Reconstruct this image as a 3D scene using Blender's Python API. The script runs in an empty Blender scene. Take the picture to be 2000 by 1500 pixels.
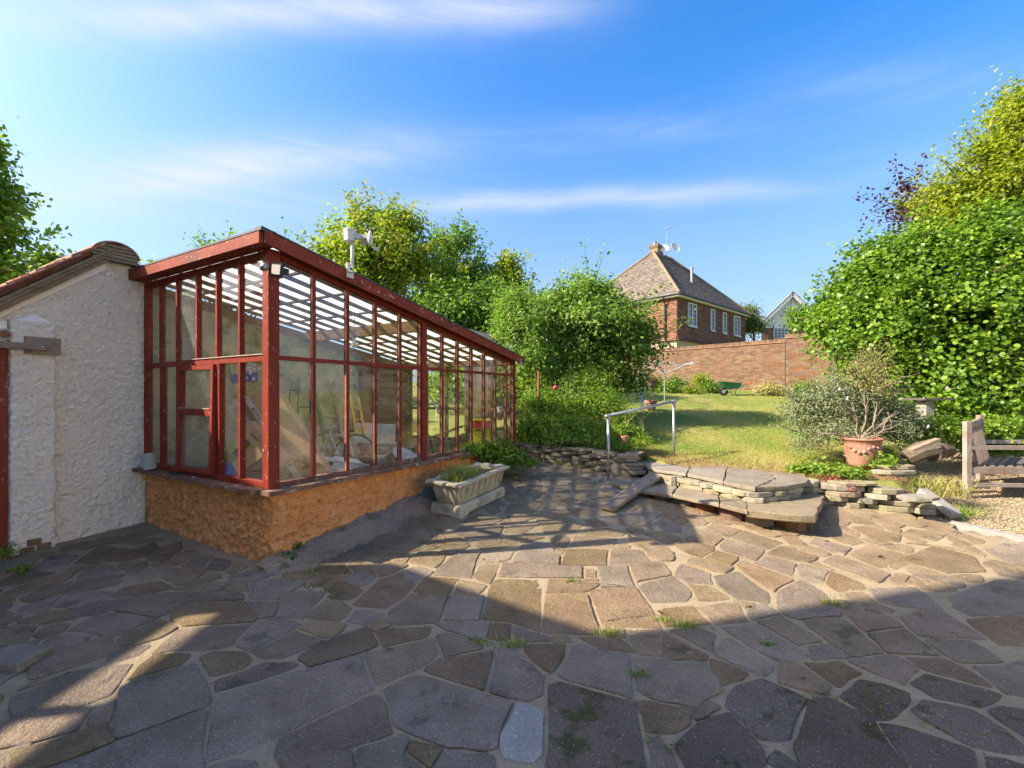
import bpy, bmesh, math, random
import numpy as np
from mathutils import Vector, Matrix, noise, Quaternion
random.seed(7); RNG=np.random.default_rng(7)
S=bpy.context.scene
COL=S.collection
# ---------------------------------------------------------------- camera, sky, sun, exposure
F=872.0; HZ=770.0; H=1.55
cam=bpy.data.objects.new('camera',bpy.data.cameras.new('camera')); COL.objects.link(cam)
cam.location=(0,0,H); cam.rotation_euler=(math.pi/2,0,0)
cam.data.sensor_width=36; cam.data.lens=36*F/2000; cam.data.shift_y=0.01
cam.data.clip_start=0.05; cam.data.clip_end=3000
S.camera=cam
S.view_settings.view_transform='Standard'; S.view_settings.look='None'
S.view_settings.exposure=2.26; S.view_settings.gamma=1.0; S.view_settings.use_curve_mapping=False
SUN_EL=math.radians(35.5); SD=Vector((.984,.177,0)).normalized()      # direction the shadows run
sun=bpy.data.objects.new('sun',bpy.data.lights.new('sun','SUN')); COL.objects.link(sun)
sun.data.energy=2.7; sun.data.angle=math.radians(0.55); sun.data.color=(1,.89,.72)
ray=Vector((SD.x*math.cos(SUN_EL),SD.y*math.cos(SUN_EL),-math.sin(SUN_EL)))
sun.rotation_euler=ray.to_track_quat('-Z','Y').to_euler()

class NT:
    """tiny helper for writing node trees"""
    def __init__(s,tree): s.t=tree; s.n=tree.nodes; s.l=tree.links
    def new(s,typ,**k):
        o=s.n.new(typ)
        for a,b in k.items():
            if a=='ins':
                for i,v in b.items():
                    if isinstance(v,bpy.types.NodeSocket): s.l.new(v,o.inputs[i])
                    else: o.inputs[i].default_value=v
            else: setattr(o,a,b)
        return o
    def math(s,op,a,b=0.0,c=None,clamp=False):
        d={0:a,1:b}
        if c is not None: d[2]=c
        return s.new('ShaderNodeMath',operation=op,use_clamp=clamp,ins=d).outputs[0]
    def vdot(s,a,b): return s.new('ShaderNodeVectorMath',operation='DOT_PRODUCT',ins={0:a,1:b}).outputs['Value']
    def noise(s,vec,scale,detail=4,rough=.55,dist=0.0):
        return s.new('ShaderNodeTexNoise',ins={'Vector':vec,'Scale':scale,'Detail':detail,'Roughness':rough,'Distortion':dist}).outputs['Fac']
    def mix(s,f,a,b,mode='MIX'):
        o=s.n.new('ShaderNodeMix'); o.data_type='RGBA'; o.blend_type=mode
        for i,v in ((0,f),(6,a),(7,b)):
            if isinstance(v,bpy.types.NodeSocket): s.l.new(v,o.inputs[i])
            else: o.inputs[i].default_value=v if i==0 else (*v,1) if len(v)==3 else v
        return o.outputs[2]
    def rng(s,v,a,b,c=0.0,d=1.0,smooth=False):
        return s.new('ShaderNodeMapRange',interpolation_type='SMOOTHSTEP' if smooth else 'LINEAR',
            ins={'Value':v,'From Min':a,'From Max':b,'To Min':c,'To Max':d}).outputs[0]

W=bpy.data.worlds.new('World'); S.world=W; W.use_nodes=True
w=NT(W.node_tree); w.n.clear()
sky=w.new('ShaderNodeTexSky',sky_type='NISHITA'); sky.sun_disc=False
sky.sun_elevation=SUN_EL; sky.sun_rotation=math.atan2(-SD.x,-SD.y)
sky.air_density=1.0; sky.dust_density=2.4; sky.ozone_density=2.5; sky.altitude=0
dirv=w.new('ShaderNodeTexCoord').outputs['Generated']
dirn=w.new('ShaderNodeVectorMath',operation='NORMALIZE',ins={0:dirv}).outputs[0]
def pdir(px,py): return Vector(((px-1000)/F,1,(HZ-py)/F)).normalized()
warp=w.noise(dirn,3.0,3,.6)
streak_map=w.new('ShaderNodeMapping',ins={'Vector':dirn,'Scale':(1.6,1.6,17)}).outputs[0]
wisp=w.noise(streak_map,2.2,6,.62,.6)
total=None
for (a,b,wd,amp,sk) in (((0,32),(1290,2),.030,.85,.6),((0,345),(1010,268),.036,.52,.7),((40,395),(760,300),.028,.62,.7),
        ((820,398),(1745,368),.017,.60,.35),((850,280),(1700,232),.03,.2,.9),((200,410),(1100,400),.05,.28,.7),((1500,185),(2300,120),.03,.22,.8),
        ((-900,300),(100,375),.05,.5,.8),((1700,330),(2700,300),.04,.35,.8)):
    A,B=pdir(*a),pdir(*b); n=A.cross(B).normalized(); if_up=n if n.z>0 else -n
    T=(B-A).normalized(); ta,tb=A.dot(T),B.dot(T)
    d=w.math('ADD',w.vdot(dirn,tuple(if_up)),w.math('MULTIPLY_ADD',warp,.05,-.025))
    g=w.math('POWER',2.718,w.math('MULTIPLY',w.math('POWER',w.math('DIVIDE',w.math('ABSOLUTE',d),wd),1.7),-1.0))
    amp=amp*.85; t=w.vdot(dirn,tuple(T))
    e=w.math('MULTIPLY',w.rng(t,ta-.12,ta+.2,0,1,True),w.rng(t,tb-.3,tb+.02,1,0,True))
    fwd=w.rng(w.vdot(dirn,tuple((A+B).normalized())),0,.3)
    m=w.math('MULTIPLY',w.math('MULTIPLY',g,e),w.math('MULTIPLY',fwd,amp))
    m=w.math('MULTIPLY',m,w.rng(wisp,.25,.68,1-sk*.8,1.1))
    total=m if total is None else w.math('ADD',total,m)
sep=w.new('ShaderNodeSeparateXYZ',ins={0:dirn})
haze=w.rng(sep.outputs[2],0.0,.60,.75,.0,True)
thin=w.math('MULTIPLY',w.rng(wisp,.25,.85,.0,.12),w.rng(sep.outputs[2],.05,.5,1,.25))
cf=w.math('MINIMUM',w.math('ADD',total,thin),.9)
hs=w.new('ShaderNodeHueSaturation',ins={'Hue':.505,'Saturation':1.42,'Value':1.0,'Color':sky.outputs[0]})
cc=w.mix(cf,w.mix(haze,hs.outputs[0],(1.35,1.62,2.15)),(2.4,2.5,2.75))
bg=w.new('ShaderNodeBackground',ins={'Color':cc,'Strength':.079})
w.l.new(bg.outputs[0],w.new('ShaderNodeOutputWorld').inputs[0])
S.cycles.max_bounces=8; S.cycles.transparent_max_bounces=24; S.cycles.caustics_reflective=False; S.cycles.caustics_refractive=False

# ---------------------------------------------------------------- ground heights, pixel rays
def sst(a,b,x):
    t=min(1,max(0,(x-a)/(b-a))); return t*t*(3-2*t)
def g(x,y):
    sl=.045+.063*sst(-3.3,-1.8,x)
    s=max(0,y-4.3); s=s if s>.4 else s*s/.8 if s<.4 else s
    if max(0,y-4.3)>.4: s=(y-4.3)-.2
    return sl*s*1.03+.012*noise.noise(Vector((x*.7,y*.7,3)))
def P(px,py,Y): return Vector(((px-1000)/F*Y,Y,H-(py-HZ)/F*Y))
def GP(px,py,fn=g):
    lo,hi=.8,16.9
    for _ in range(30):
        Y=(lo+hi)/2; X=(px-1000)/F*Y
        if H-(py-HZ)/F*Y>fn(X,Y): lo=Y
        else: hi=Y
    return Vector((X,Y,fn(X,Y)))
def PZ(px,py,z):
    Y=(H-z)*F/(py-HZ); return Vector(((px-1000)/F*Y,Y,z))
YB=[(-40,14),(-6,11),(-2.2,10),(-.3,8.6),(.15,8.15),(.7,7.8),(1.3,7.38),(1.7,7.4),(2.2,7.25),(2.55,6.6),(3.2,6.3),(3.8,5.92),(4.3,5.82),(5.05,5.55),(5.35,6.6),(6.2,7.7),(8,8.6),(40,9)]
def yb(x): return float(np.interp(x,[p[0] for p in YB],[p[1] for p in YB]))
def LH(x,y):
    z=.43+.118*max(0,min(y,17.2)-6.6)+.035*max(0,min(y,60)-17.2)
    return z+.025*noise.noise(Vector((x*.5,y*.5,0)))
def TH(x,y): return LH(x,y) if y>yb(x) else g(x,y)-.12

# ---------------------------------------------------------------- materials
MATS={}
def mat_new(name):
    m=bpy.data.materials.new(name); m.use_nodes=True; t=NT(m.node_tree); t.n.clear()
    out=t.new('ShaderNodeOutputMaterial'); MATS[name]=m
    return m,t,out
def coords(t,scale=(1,1,1),rand=True):
    v=t.new('ShaderNodeTexCoord').outputs['Object']
    if rand:
        r=t.new('ShaderNodeObjectInfo').outputs['Random']
        off=t.new('ShaderNodeCombineXYZ',ins={0:t.math('MULTIPLY',r,37.0),1:t.math('MULTIPLY',r,91.0),2:t.math('MULTIPLY',r,53.0)}).outputs[0]
        v=t.new('ShaderNodeVectorMath',operation='ADD',ins={0:v,1:off}).outputs[0]
    if scale!=(1,1,1): v=t.new('ShaderNodeMapping',ins={'Vector':v,'Scale':scale}).outputs[0]
    return v
def pm(name,c1,c2,sc=4,ff=.55,rough=.8,bump=.3,bsc=40,bd=.01,flake=None,flake_sc=30,flake_th=.62,c3=None,c3_sc=2.0,c3_th=.55,vary=.0,stretch=(1,1,1),speck=None,metal=0,spec=.4,hue=0.0,world=False):
    """painted / mineral surface: two tones of noise, worn flakes, large stains, specks, relief"""
    m,t,out=mat_new(name)
    v=coords(t,stretch,not world)
    n1=t.noise(v,sc,6,.6)
    col=t.mix(t.rng(n1,.3,.7,smooth=True),c1,c2)
    if c3: col=t.mix(t.math('MULTIPLY',t.rng(t.noise(v,c3_sc,5,.65),c3_th,c3_th+.12,smooth=True),.85),col,c3)
    fine=t.noise(v,bsc*1.7,3,.6)
    col=t.mix(t.rng(fine,.3,.7,.0,ff),col,tuple(x*.55 for x in c1))
    if speck: col=t.mix(t.rng(t.noise(v,speck[1],2,.5),speck[2],speck[2]+.05),col,speck[0])
    if vary:
        r=t.new('ShaderNodeObjectInfo').outputs['Random']
        h=t.new('ShaderNodeHueSaturation',ins={'Hue':t.math('MULTIPLY_ADD',r,hue,.5-hue/2),'Saturation':t.math('MULTIPLY_ADD',t.math('FRACT',t.math('MULTIPLY',r,7.3)),.5,.75),
            'Value':t.math('MULTIPLY_ADD',t.math('FRACT',t.math('MULTIPLY',r,13.7)),vary,1-vary/2),'Color':col}); col=h.outputs[0]
    rr=rough
    if flake:
        ff=t.rng(t.noise(v,flake_sc,5,.7),flake_th,flake_th+.03); col=t.mix(ff,col,flake)
    hgt=t.math('ADD',t.noise(v,bsc,6,.65),t.math('MULTIPLY',t.noise(v,sc*2,3),.6))
    if flake: hgt=t.math('SUBTRACT',hgt,t.math('MULTIPLY',ff,.4))
    b=t.new('ShaderNodeBump',ins={'Strength':bump,'Distance':bd,'Height':hgt})
    p=t.new('ShaderNodeBsdfPrincipled',ins={'Base Color':col,'Roughness':rr,'Normal':b.outputs[0],'Metallic':metal,'Specular IOR Level':spec})
    t.l.new(p.outputs[0],out.inputs[0]); return m
def leafmat(name,cols,trans=.35,rough=.5,autumn=None):
    m,t,out=mat_new(name)
    r=t.new('ShaderNodeAttribute',attribute_name='rnd').outputs['Fac']
    cr=t.new('ShaderNodeValToRGB',ins={0:r}); e=cr.color_ramp.elements
    while len(e)<len(cols): e.new(.5)
    for i,c in enumerate(cols): e[i].position=i/(len(cols)-1); e[i].color=(*c,1)
    col=cr.outputs[0]
    d=t.new('ShaderNodeBsdfPrincipled',ins={'Base Color':col,'Roughness':rough,'Specular IOR Level':.35})
    tc=t.mix(1.0,col,(1.5,1.7,.7),'MULTIPLY')
    tr=t.new('ShaderNodeBsdfTranslucent',ins={'Color':tc})
    mx=t.new('ShaderNodeMixShader',ins={0:trans,1:d.outputs[0],2:tr.outputs[0]})
    t.l.new(mx.outputs[0],out.inputs[0]); return m
def glass(name,tint=(.97,.98,.97),dirt=.1,dcol=(.5,.48,.4),refl=1.0,ripple=0):
    m,t,out=mat_new(name); v=coords(t)
    tr=t.new('ShaderNodeBsdfTransparent',ins={'Color':(*tint,1)})
    gl_in={'Color':(1,1,1,1),'Roughness':.02}
    if ripple:
        gl_in['Normal']=t.new('ShaderNodeBump',ins={'Strength':ripple,'Distance':.004,'Height':t.noise(v,60,2)}).outputs[0]; gl_in['Roughness']=.08
    gl=t.new('ShaderNodeBsdfGlossy',ins=gl_in)
    ge=t.new('ShaderNodeNewGeometry'); ca=t.math('ABSOLUTE',t.vdot(ge.outputs['Incoming'],ge.outputs['Normal'])); fr=t.math('MULTIPLY_ADD',t.math('POWER',t.math('SUBTRACT',1.0,ca),5.0),.92,.08)
    mx=t.new('ShaderNodeMixShader',ins={0:t.math('MINIMUM',t.math('MULTIPLY',fr,1.1*refl),.9),1:tr.outputs[0],2:gl.outputs[0]})
    df=t.new('ShaderNodeBsdfDiffuse',ins={'Color':(*dcol,1)}); tl=t.new('ShaderNodeBsdfTranslucent',ins={'Color':(*dcol,1)})
    dd=t.new('ShaderNodeMixShader',ins={0:.5,1:df.outputs[0],2:tl.outputs[0]})
    f=t.math('MULTIPLY',t.rng(t.noise(v,3,7,.75),.35,.8),dirt*2.2); f=t.math('ADD',f,t.math('MULTIPLY',t.rng(t.noise(v,70,2),.68,.72),.35))
    m2=t.new('ShaderNodeMixShader',ins={0:t.math('MINIMUM',f,.95),1:mx.outputs[0],2:dd.outputs[0]})
    t.l.new(m2.outputs[0],out.inputs[0]); return m

pm('red_paint',(.185,.024,.012),(.26,.040,.022),5,.4,.5,.35,50,.004,spec=.15,flake=(.52,.38,.31),flake_sc=48,flake_th=.63,c3=(.10,.03,.02),c3_sc=3,c3_th=.6,stretch=(1,1,.35))
pm('red_fascia',(.20,.032,.016),(.29,.055,.026),4,.4,.6,.5,40,.004,spec=.15,flake=(.50,.33,.2),flake_sc=22,flake_th=.62,c3=(.12,.04,.025),c3_sc=3,c3_th=.55)
pm('roof_timber',(.20,.10,.045),(.33,.18,.08),6,.55,.8,.4,50,.004,c3=(.12,.11,.04),c3_th=.5)
pm('putty_white',(.5,.42,.36),(.35,.2,.15),20,.55,.7,.4,70,.004)
pm('lit_putty',(.46,.24,.16),(.30,.12,.07),9,.55,.7,.3,50,.002)  # paler pink putty, with the lit side of the bars put into its colour
pm('sill_timber',(.14,.055,.035),(.28,.16,.10),7,.55,.8,.6,50,.004,flake=(.40,.36,.30),flake_sc=14,flake_th=.60)
pm('orange_render',(.88,.34,.105),(.95,.46,.17),5,.25,.95,1,22,.05,c3=(.36,.17,.06),c3_sc=13,c3_th=.55,speck=((.66,.42,.22),26,.66),world=True)
pm('white_render',(.93,.82,.66),(.96,.87,.73),3,.12,.95,1,26,.05,c3=(.45,.37,.28),c3_sc=1.2,c3_th=.62,world=True)
pm('smooth_render',(.86,.76,.65),(.92,.82,.70),3,.1,.85,.2,50,.004)
pm('mossy_render',(.44,.40,.19),(.60,.54,.33),2.2,.3,.95,1,24,.04,c3=(.19,.21,.06),c3_sc=2.4,c3_th=.47,world=True)
pm('paving_stone',(.195,.142,.092),(.295,.222,.148),3.4,.55,.95,1,48,.016,spec=.12,c3=(.12,.095,.06),c3_sc=5,c3_th=.56,vary=.34,hue=.014,speck=((.40,.355,.31),120,.645))
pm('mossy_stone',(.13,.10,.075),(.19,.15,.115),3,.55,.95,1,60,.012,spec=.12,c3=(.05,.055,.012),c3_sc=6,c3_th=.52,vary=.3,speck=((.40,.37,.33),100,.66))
pm('pale_stone',(.27,.24,.205),(.38,.345,.30),5,.55,.8,.7,60,.006,vary=.2,speck=((.5,.48,.45),70,.66))
pm('mortar',(.41,.32,.205),(.31,.24,.15),3.0,.55,.95,.9,45,.015,spec=.1,c3=(.24,.20,.10),c3_sc=1.6,c3_th=.58,speck=((.20,.16,.09),22,.68),world=True)
pm('fillet_mortar',(.30,.22,.15),(.41,.31,.21),6,.55,.95,1,30,.03,c3=(.12,.10,.06),c3_th=.5,world=True)
pm('slate_stone',(.23,.18,.125),(.34,.275,.19),5,.55,.85,.9,30,.012,c3=(.12,.12,.05),c3_sc=4,c3_th=.56,vary=.5,hue=.02)
pm('wall_stone_pale',(.29,.245,.165),(.40,.345,.245),5,.55,.88,.9,28,.012,c3=(.22,.22,.11),c3_sc=4,c3_th=.52,vary=.35,hue=.02)
pm('step_slab',(.20,.16,.11),(.30,.245,.175),3,.55,.85,.9,35,.012,c3=(.15,.15,.08),c3_sc=3,c3_th=.55,vary=.3)
pm('trough_stone',(.46,.39,.26),(.58,.50,.35),6,.55,.9,.8,50,.008,c3=(.24,.22,.13),c3_sc=4,c3_th=.52,world=True)
pm('old_timber',(.25,.185,.13),(.36,.28,.20),3,.55,.85,.9,35,.006,c3=(.17,.13,.10),c3_sc=6,c3_th=.5,stretch=(1,1,1))
pm('bench_timber',(.26,.195,.155),(.37,.30,.25),5,.55,.8,.6,40,.005,c3=(.22,.13,.10),c3_sc=3,c3_th=.55,vary=.2)
pm('dark_slat',(.09,.08,.07),(.14,.12,.11),5,.55,.8,.5,40,.005)
pm('terracotta',(.36,.16,.105),(.43,.21,.15),4,.55,.85,.4,30,.006,c3=(.40,.30,.23),c3_sc=4,c3_th=.52)
pm('soil',(.10,.06,.035),(.20,.13,.08),9,.55,.98,.9,40,.02,world=True)
pm('lawn_ground',(.15,.20,.03),(.30,.27,.07),1.1,.55,.95,.8,40,.02,c3=(.36,.27,.12),c3_sc=.8,c3_th=.56,world=True)
pm('gravel_ground',(.28,.21,.12),(.42,.32,.20),30,.55,.9,.9,60,.02,world=True)
pm('pebble',(.36,.27,.16),(.50,.40,.26),8,.55,.8,.2,30,.004)
pm('brick',(.165,.09,.052),(.21,.118,.068),14,.55,.9,.4,60,.004,c3=(.24,.12,.08),c3_sc=9,c3_th=.6,vary=.35,hue=.02)
def brickmat(name,stops,mort=None):
    m,t,out=mat_new(name)
    r=t.new('ShaderNodeAttribute',attribute_name='rnd').outputs['Fac']
    cr=t.new('ShaderNodeValToRGB',ins={0:r}); e=cr.color_ramp.elements
    while len(e)<len(stops): e.new(.5)
    for i,c in enumerate(stops): e[i].position=i/(len(stops)-1); e[i].color=(*c,1)
    v=coords(t,rand=False); col=t.mix(t.rng(t.noise(v,1.2,6,.7),.45,.7,0,.45),cr.outputs[0],tuple(x*.55 for x in stops[0]))
    b=t.new('ShaderNodeBump',ins={'Strength':.4,'Distance':.006,'Height':t.noise(v,35,3)})
    p=t.new('ShaderNodeBsdfPrincipled',ins={'Base Color':col,'Roughness':.88,'Normal':b.outputs[0]}); t.l.new(p.outputs[0],out.inputs[0])
brickmat('brick_mix',[(.115,.06,.035),(.165,.085,.047),(.195,.103,.06),(.21,.135,.075),(.14,.075,.046)])
brickmat('hung_tile',[(.13,.052,.032),(.185,.075,.043),(.225,.098,.056),(.25,.125,.078)])
brickmat('roof_tile',[(.115,.088,.072),(.16,.122,.10),(.20,.158,.13),(.22,.18,.145),(.14,.11,.09)])
pm('brick_mortar',(.24,.19,.115),(.29,.235,.155),8,.55,.95,.3,60,.004,c3=(.55,.5,.44),c3_sc=1.5,c3_th=.6,world=True)
pm('yellow_brick',(.20,.145,.075),(.27,.20,.11),12,.55,.9,.4,30,.01)
pm('pale_band',(.50,.38,.25),(.58,.46,.33),6,.55,.9,.3,20,.01)
pm('white_paint',(.70,.70,.68),(.76,.76,.74),5,.55,.5,.1,50,.002)
pm('cream_render',(.80,.75,.66),(.86,.81,.73),3,.55,.8,.2,30,.004)
pm('white_plastic',(.62,.60,.56),(.70,.68,.64),5,.55,.45,.05,50,.002)
pm('cream_plastic',(.60,.55,.46),(.66,.61,.52),5,.55,.5,.05,50,.002)
pm('black_plastic',(.02,.02,.02),(.03,.03,.03),5,.55,.4,.05,50,.002)
pm('black_gutter',(.025,.025,.03),(.04,.04,.045),5,.55,.4,.05,50,.002)
pm('galvanised',(.42,.43,.44),(.52,.53,.54),8,.55,.42,.1,60,.002,metal=.75)
pm('grey_metal',(.36,.36,.36),(.45,.45,.45),8,.55,.5,.1,60,.002,metal=.5)
pm('green_paint',(.015,.12,.05),(.02,.16,.07),6,.55,.45,.1,40,.002)
pm('blue_paint',(.02,.08,.25),(.03,.10,.3),6,.55,.45,.1,40,.002)
pm('dark_roofing',(.06,.06,.06),(.10,.10,.10),5,.55,.7,.3,40,.004)
pm('clay_tile',(.30,.12,.07),(.40,.20,.13),6,.55,.9,.6,40,.006,c3=(.42,.37,.27),c3_sc=5,c3_th=.52,vary=.35)
pm('verge_timber',(.22,.15,.09),(.34,.26,.16),8,.55,.9,.7,40,.006,c3=(.15,.13,.06),c3_sc=4,c3_th=.5,stretch=(1,1,3))
pm('door_varnish',(.34,.12,.03),(.45,.19,.05),4,.55,.4,.2,40,.004,stretch=(3,3,.4))
pm('cardboard',(.42,.28,.15),(.48,.33,.19),4,.55,.85,.1,40,.002)
pm('card_white',(.60,.56,.50),(.66,.62,.56),4,.55,.7,.05,40,.002)
pm('ink_black',(.02,.02,.02),(.03,.03,.03),4,.55,.6,.0,40,.001)
pm('ink_red',(.55,.03,.03),(.6,.04,.03),4,.55,.5,.0,40,.001)
pm('card_lime',(.50,.58,.02),(.55,.64,.03),4,.55,.6,.05,40,.002)
pm('card_yellow',(.72,.66,.02),(.78,.72,.03),4,.55,.6,.05,40,.002)
pm('ladder_yellow',(.62,.38,.02),(.7,.45,.03),4,.55,.5,.05,40,.002)
pm('bag_blue',(.05,.10,.35),(.08,.16,.45),4,.55,.6,.4,12,.02)
pm('dusty_plastic',(.60,.59,.55),(.70,.69,.66),6,.55,.5,.4,10,.02)
pm('concrete_floor',(.27,.23,.17),(.36,.31,.24),4,.55,.95,.4,30,.01)
pm('bark',(.11,.085,.06),(.18,.14,.10),6,.55,.95,.9,25,.02)
pm('bare_twig',(.24,.185,.13),(.34,.27,.20),6,.55,.9,.3,25,.01)
pm('rust',(.24,.08,.04),(.33,.13,.07),8,.55,.9,.5,40,.004)
pm('red_ball',(.5,.03,.06),(.55,.05,.08),4,.55,.3,.0,40,.001)
pm('window_dark',(.05,.06,.07),(.08,.09,.10),4,.55,.1,.0,40,.001,spec=.8)
pm('bulb_white',(.7,.68,.6),(.75,.72,.65),4,.55,.3,.0,40,.001)
pm('house_wall',(.45,.38,.3),(.5,.43,.35),4,.55,.9,.3,30,.004)
glass('pane_glass',dirt=.045)
glass('ripple_glass',tint=(.8,.82,.8),dirt=.22,dcol=(.5,.5,.47),ripple=1.0)
glass('dirty_glass',tint=(.9,.91,.88),dirt=.09)
m,t,out=mat_new('roof_sheet')
v=coords(t)
f=t.rng(t.noise(v,2.5,6,.7),.3,.7)
c=t.mix(f,(.86,.86,.84),(.68,.68,.62))
tl=t.new('ShaderNodeBsdfTranslucent',ins={'Color':c}); tp=t.new('ShaderNodeBsdfTransparent',ins={'Color':(.95,.95,.95,1)}); df=t.new('ShaderNodeBsdfDiffuse',ins={'Color':c})
a=t.new('ShaderNodeMixShader',ins={0:.42,1:tl.outputs[0],2:tp.outputs[0]})
b=t.new('ShaderNodeMixShader',ins={0:.22,1:a.outputs[0],2:df.outputs[0]}); t.l.new(b.outputs[0],out.inputs[0])
leafmat('leaf_hazel',[(.040,.085,.010),(.09,.17,.014),(.155,.265,.02),(.27,.36,.04)],.36,.4)
leafmat('leaf_maple',[(.08,.14,.014),(.15,.24,.02),(.24,.32,.022),(.28,.28,.03),(.36,.24,.04)],.42)
leafmat('leaf_mid',[(.05,.105,.014),(.095,.18,.02),(.15,.25,.028),(.23,.32,.05)],.35)
leafmat('leaf_shrub',[(.07,.13,.018),(.12,.21,.028),(.18,.28,.045),(.30,.37,.09)],.38)
leafmat('leaf_bright',[(.065,.13,.014),(.12,.21,.02),(.20,.29,.03),(.34,.37,.06)],.42)
leafmat('leaf_purple',[(.035,.012,.022),(.06,.02,.035),(.10,.035,.045)],.3)
leafmat('leaf_yellow',[(.10,.15,.012),(.19,.24,.015),(.28,.31,.02),(.36,.32,.03)],.45)
leafmat('leaf_silver',[(.10,.135,.06),(.17,.205,.10),(.25,.275,.15),(.34,.34,.21)],.25)
leafmat('leaf_cypress',[(.06,.10,.02),(.13,.17,.04),(.24,.22,.08)],.2)
leafmat('leaf_straw',[(.35,.24,.09),(.47,.36,.16),(.30,.30,.08),(.22,.28,.05)],.3,.7)
leafmat('leaf_dead',[(.22,.09,.04),(.34,.18,.09),(.45,.30,.17)],.15,.8)
leafmat('leaf_red',[(.20,.025,.03),(.32,.06,.06),(.16,.16,.03)],.3)
leafmat('leaf_grass',[(.12,.21,.018),(.22,.28,.03),(.40,.35,.09),(.50,.39,.18)],.3,.7)
leafmat('leaf_moss',[(.10,.12,.01),(.18,.19,.015),(.09,.08,.02)],.1,.9)
leafmat('petal_pink',[(.6,.42,.55),(.7,.6,.68)],.3)
M=MATS
# ---------------------------------------------------------------- builders
MX={}
def tag(o,label=None,cat=None,group=None,kind=None):
    if label: o['label']=label
    if cat: o['category']=cat
    if group: o['group']=group
    if kind: o['kind']=kind
    return o
def empty(name,loc,rotz=0,label=None,cat=None,group=None,kind=None):
    o=bpy.data.objects.new(name,None); COL.objects.link(o); o.empty_display_size=.1
    o.location=loc; o.rotation_euler=(0,0,rotz)
    MX[o.name]=Matrix.Translation(Vector(loc))@Matrix.Rotation(rotz,4,'Z')
    return tag(o,label,cat,group,kind)
def mesh_obj(name,verts,faces,mat,parent=None,local=False,rnd=None,smooth=False,origin=None):
    me=bpy.data.meshes.new(name)
    if not isinstance(verts,np.ndarray): verts=np.array([tuple(v) for v in verts],dtype=np.float64)
    Mi=None
    if parent is not None:
        if not local:
            Mi=np.array(MX[parent.name].inverted()); verts=verts@Mi[:3,:3].T+Mi[:3,3]
        off=None
    else:
        off=np.array(origin) if origin is not None else np.array([verts[:,0].mean(),verts[:,1].mean(),verts[:,2].min()])
        verts=verts-off
    if isinstance(faces,np.ndarray):
        n,k=faces.shape
        me.vertices.add(len(verts)); me.vertices.foreach_set('co',verts.astype(np.float32).ravel())
        me.loops.add(n*k); me.loops.foreach_set('vertex_index',faces.astype(np.int32).ravel())
        me.polygons.add(n); me.polygons.foreach_set('loop_start',np.arange(0,n*k,k,dtype=np.int32))
        me.update(calc_edges=True)
    else:
        me.from_pydata(verts.tolist(),[],faces); me.update()
    if rnd is not None:
        a=me.attributes.new('rnd','FLOAT','FACE'); a.data.foreach_set('value',np.asarray(rnd,dtype=np.float32))
    if smooth: me.polygons.foreach_set('use_smooth',[True]*len(me.polygons))
    me.materials.append(M[mat] if isinstance(mat,str) else mat)
    o=bpy.data.objects.new(name,me); COL.objects.link(o)
    if parent is not None: o.parent=parent; MX[o.name]=MX[parent.name].copy()
    else: o.location=off.tolist(); MX[o.name]=Matrix.Translation(Vector(off))
    return o
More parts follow.
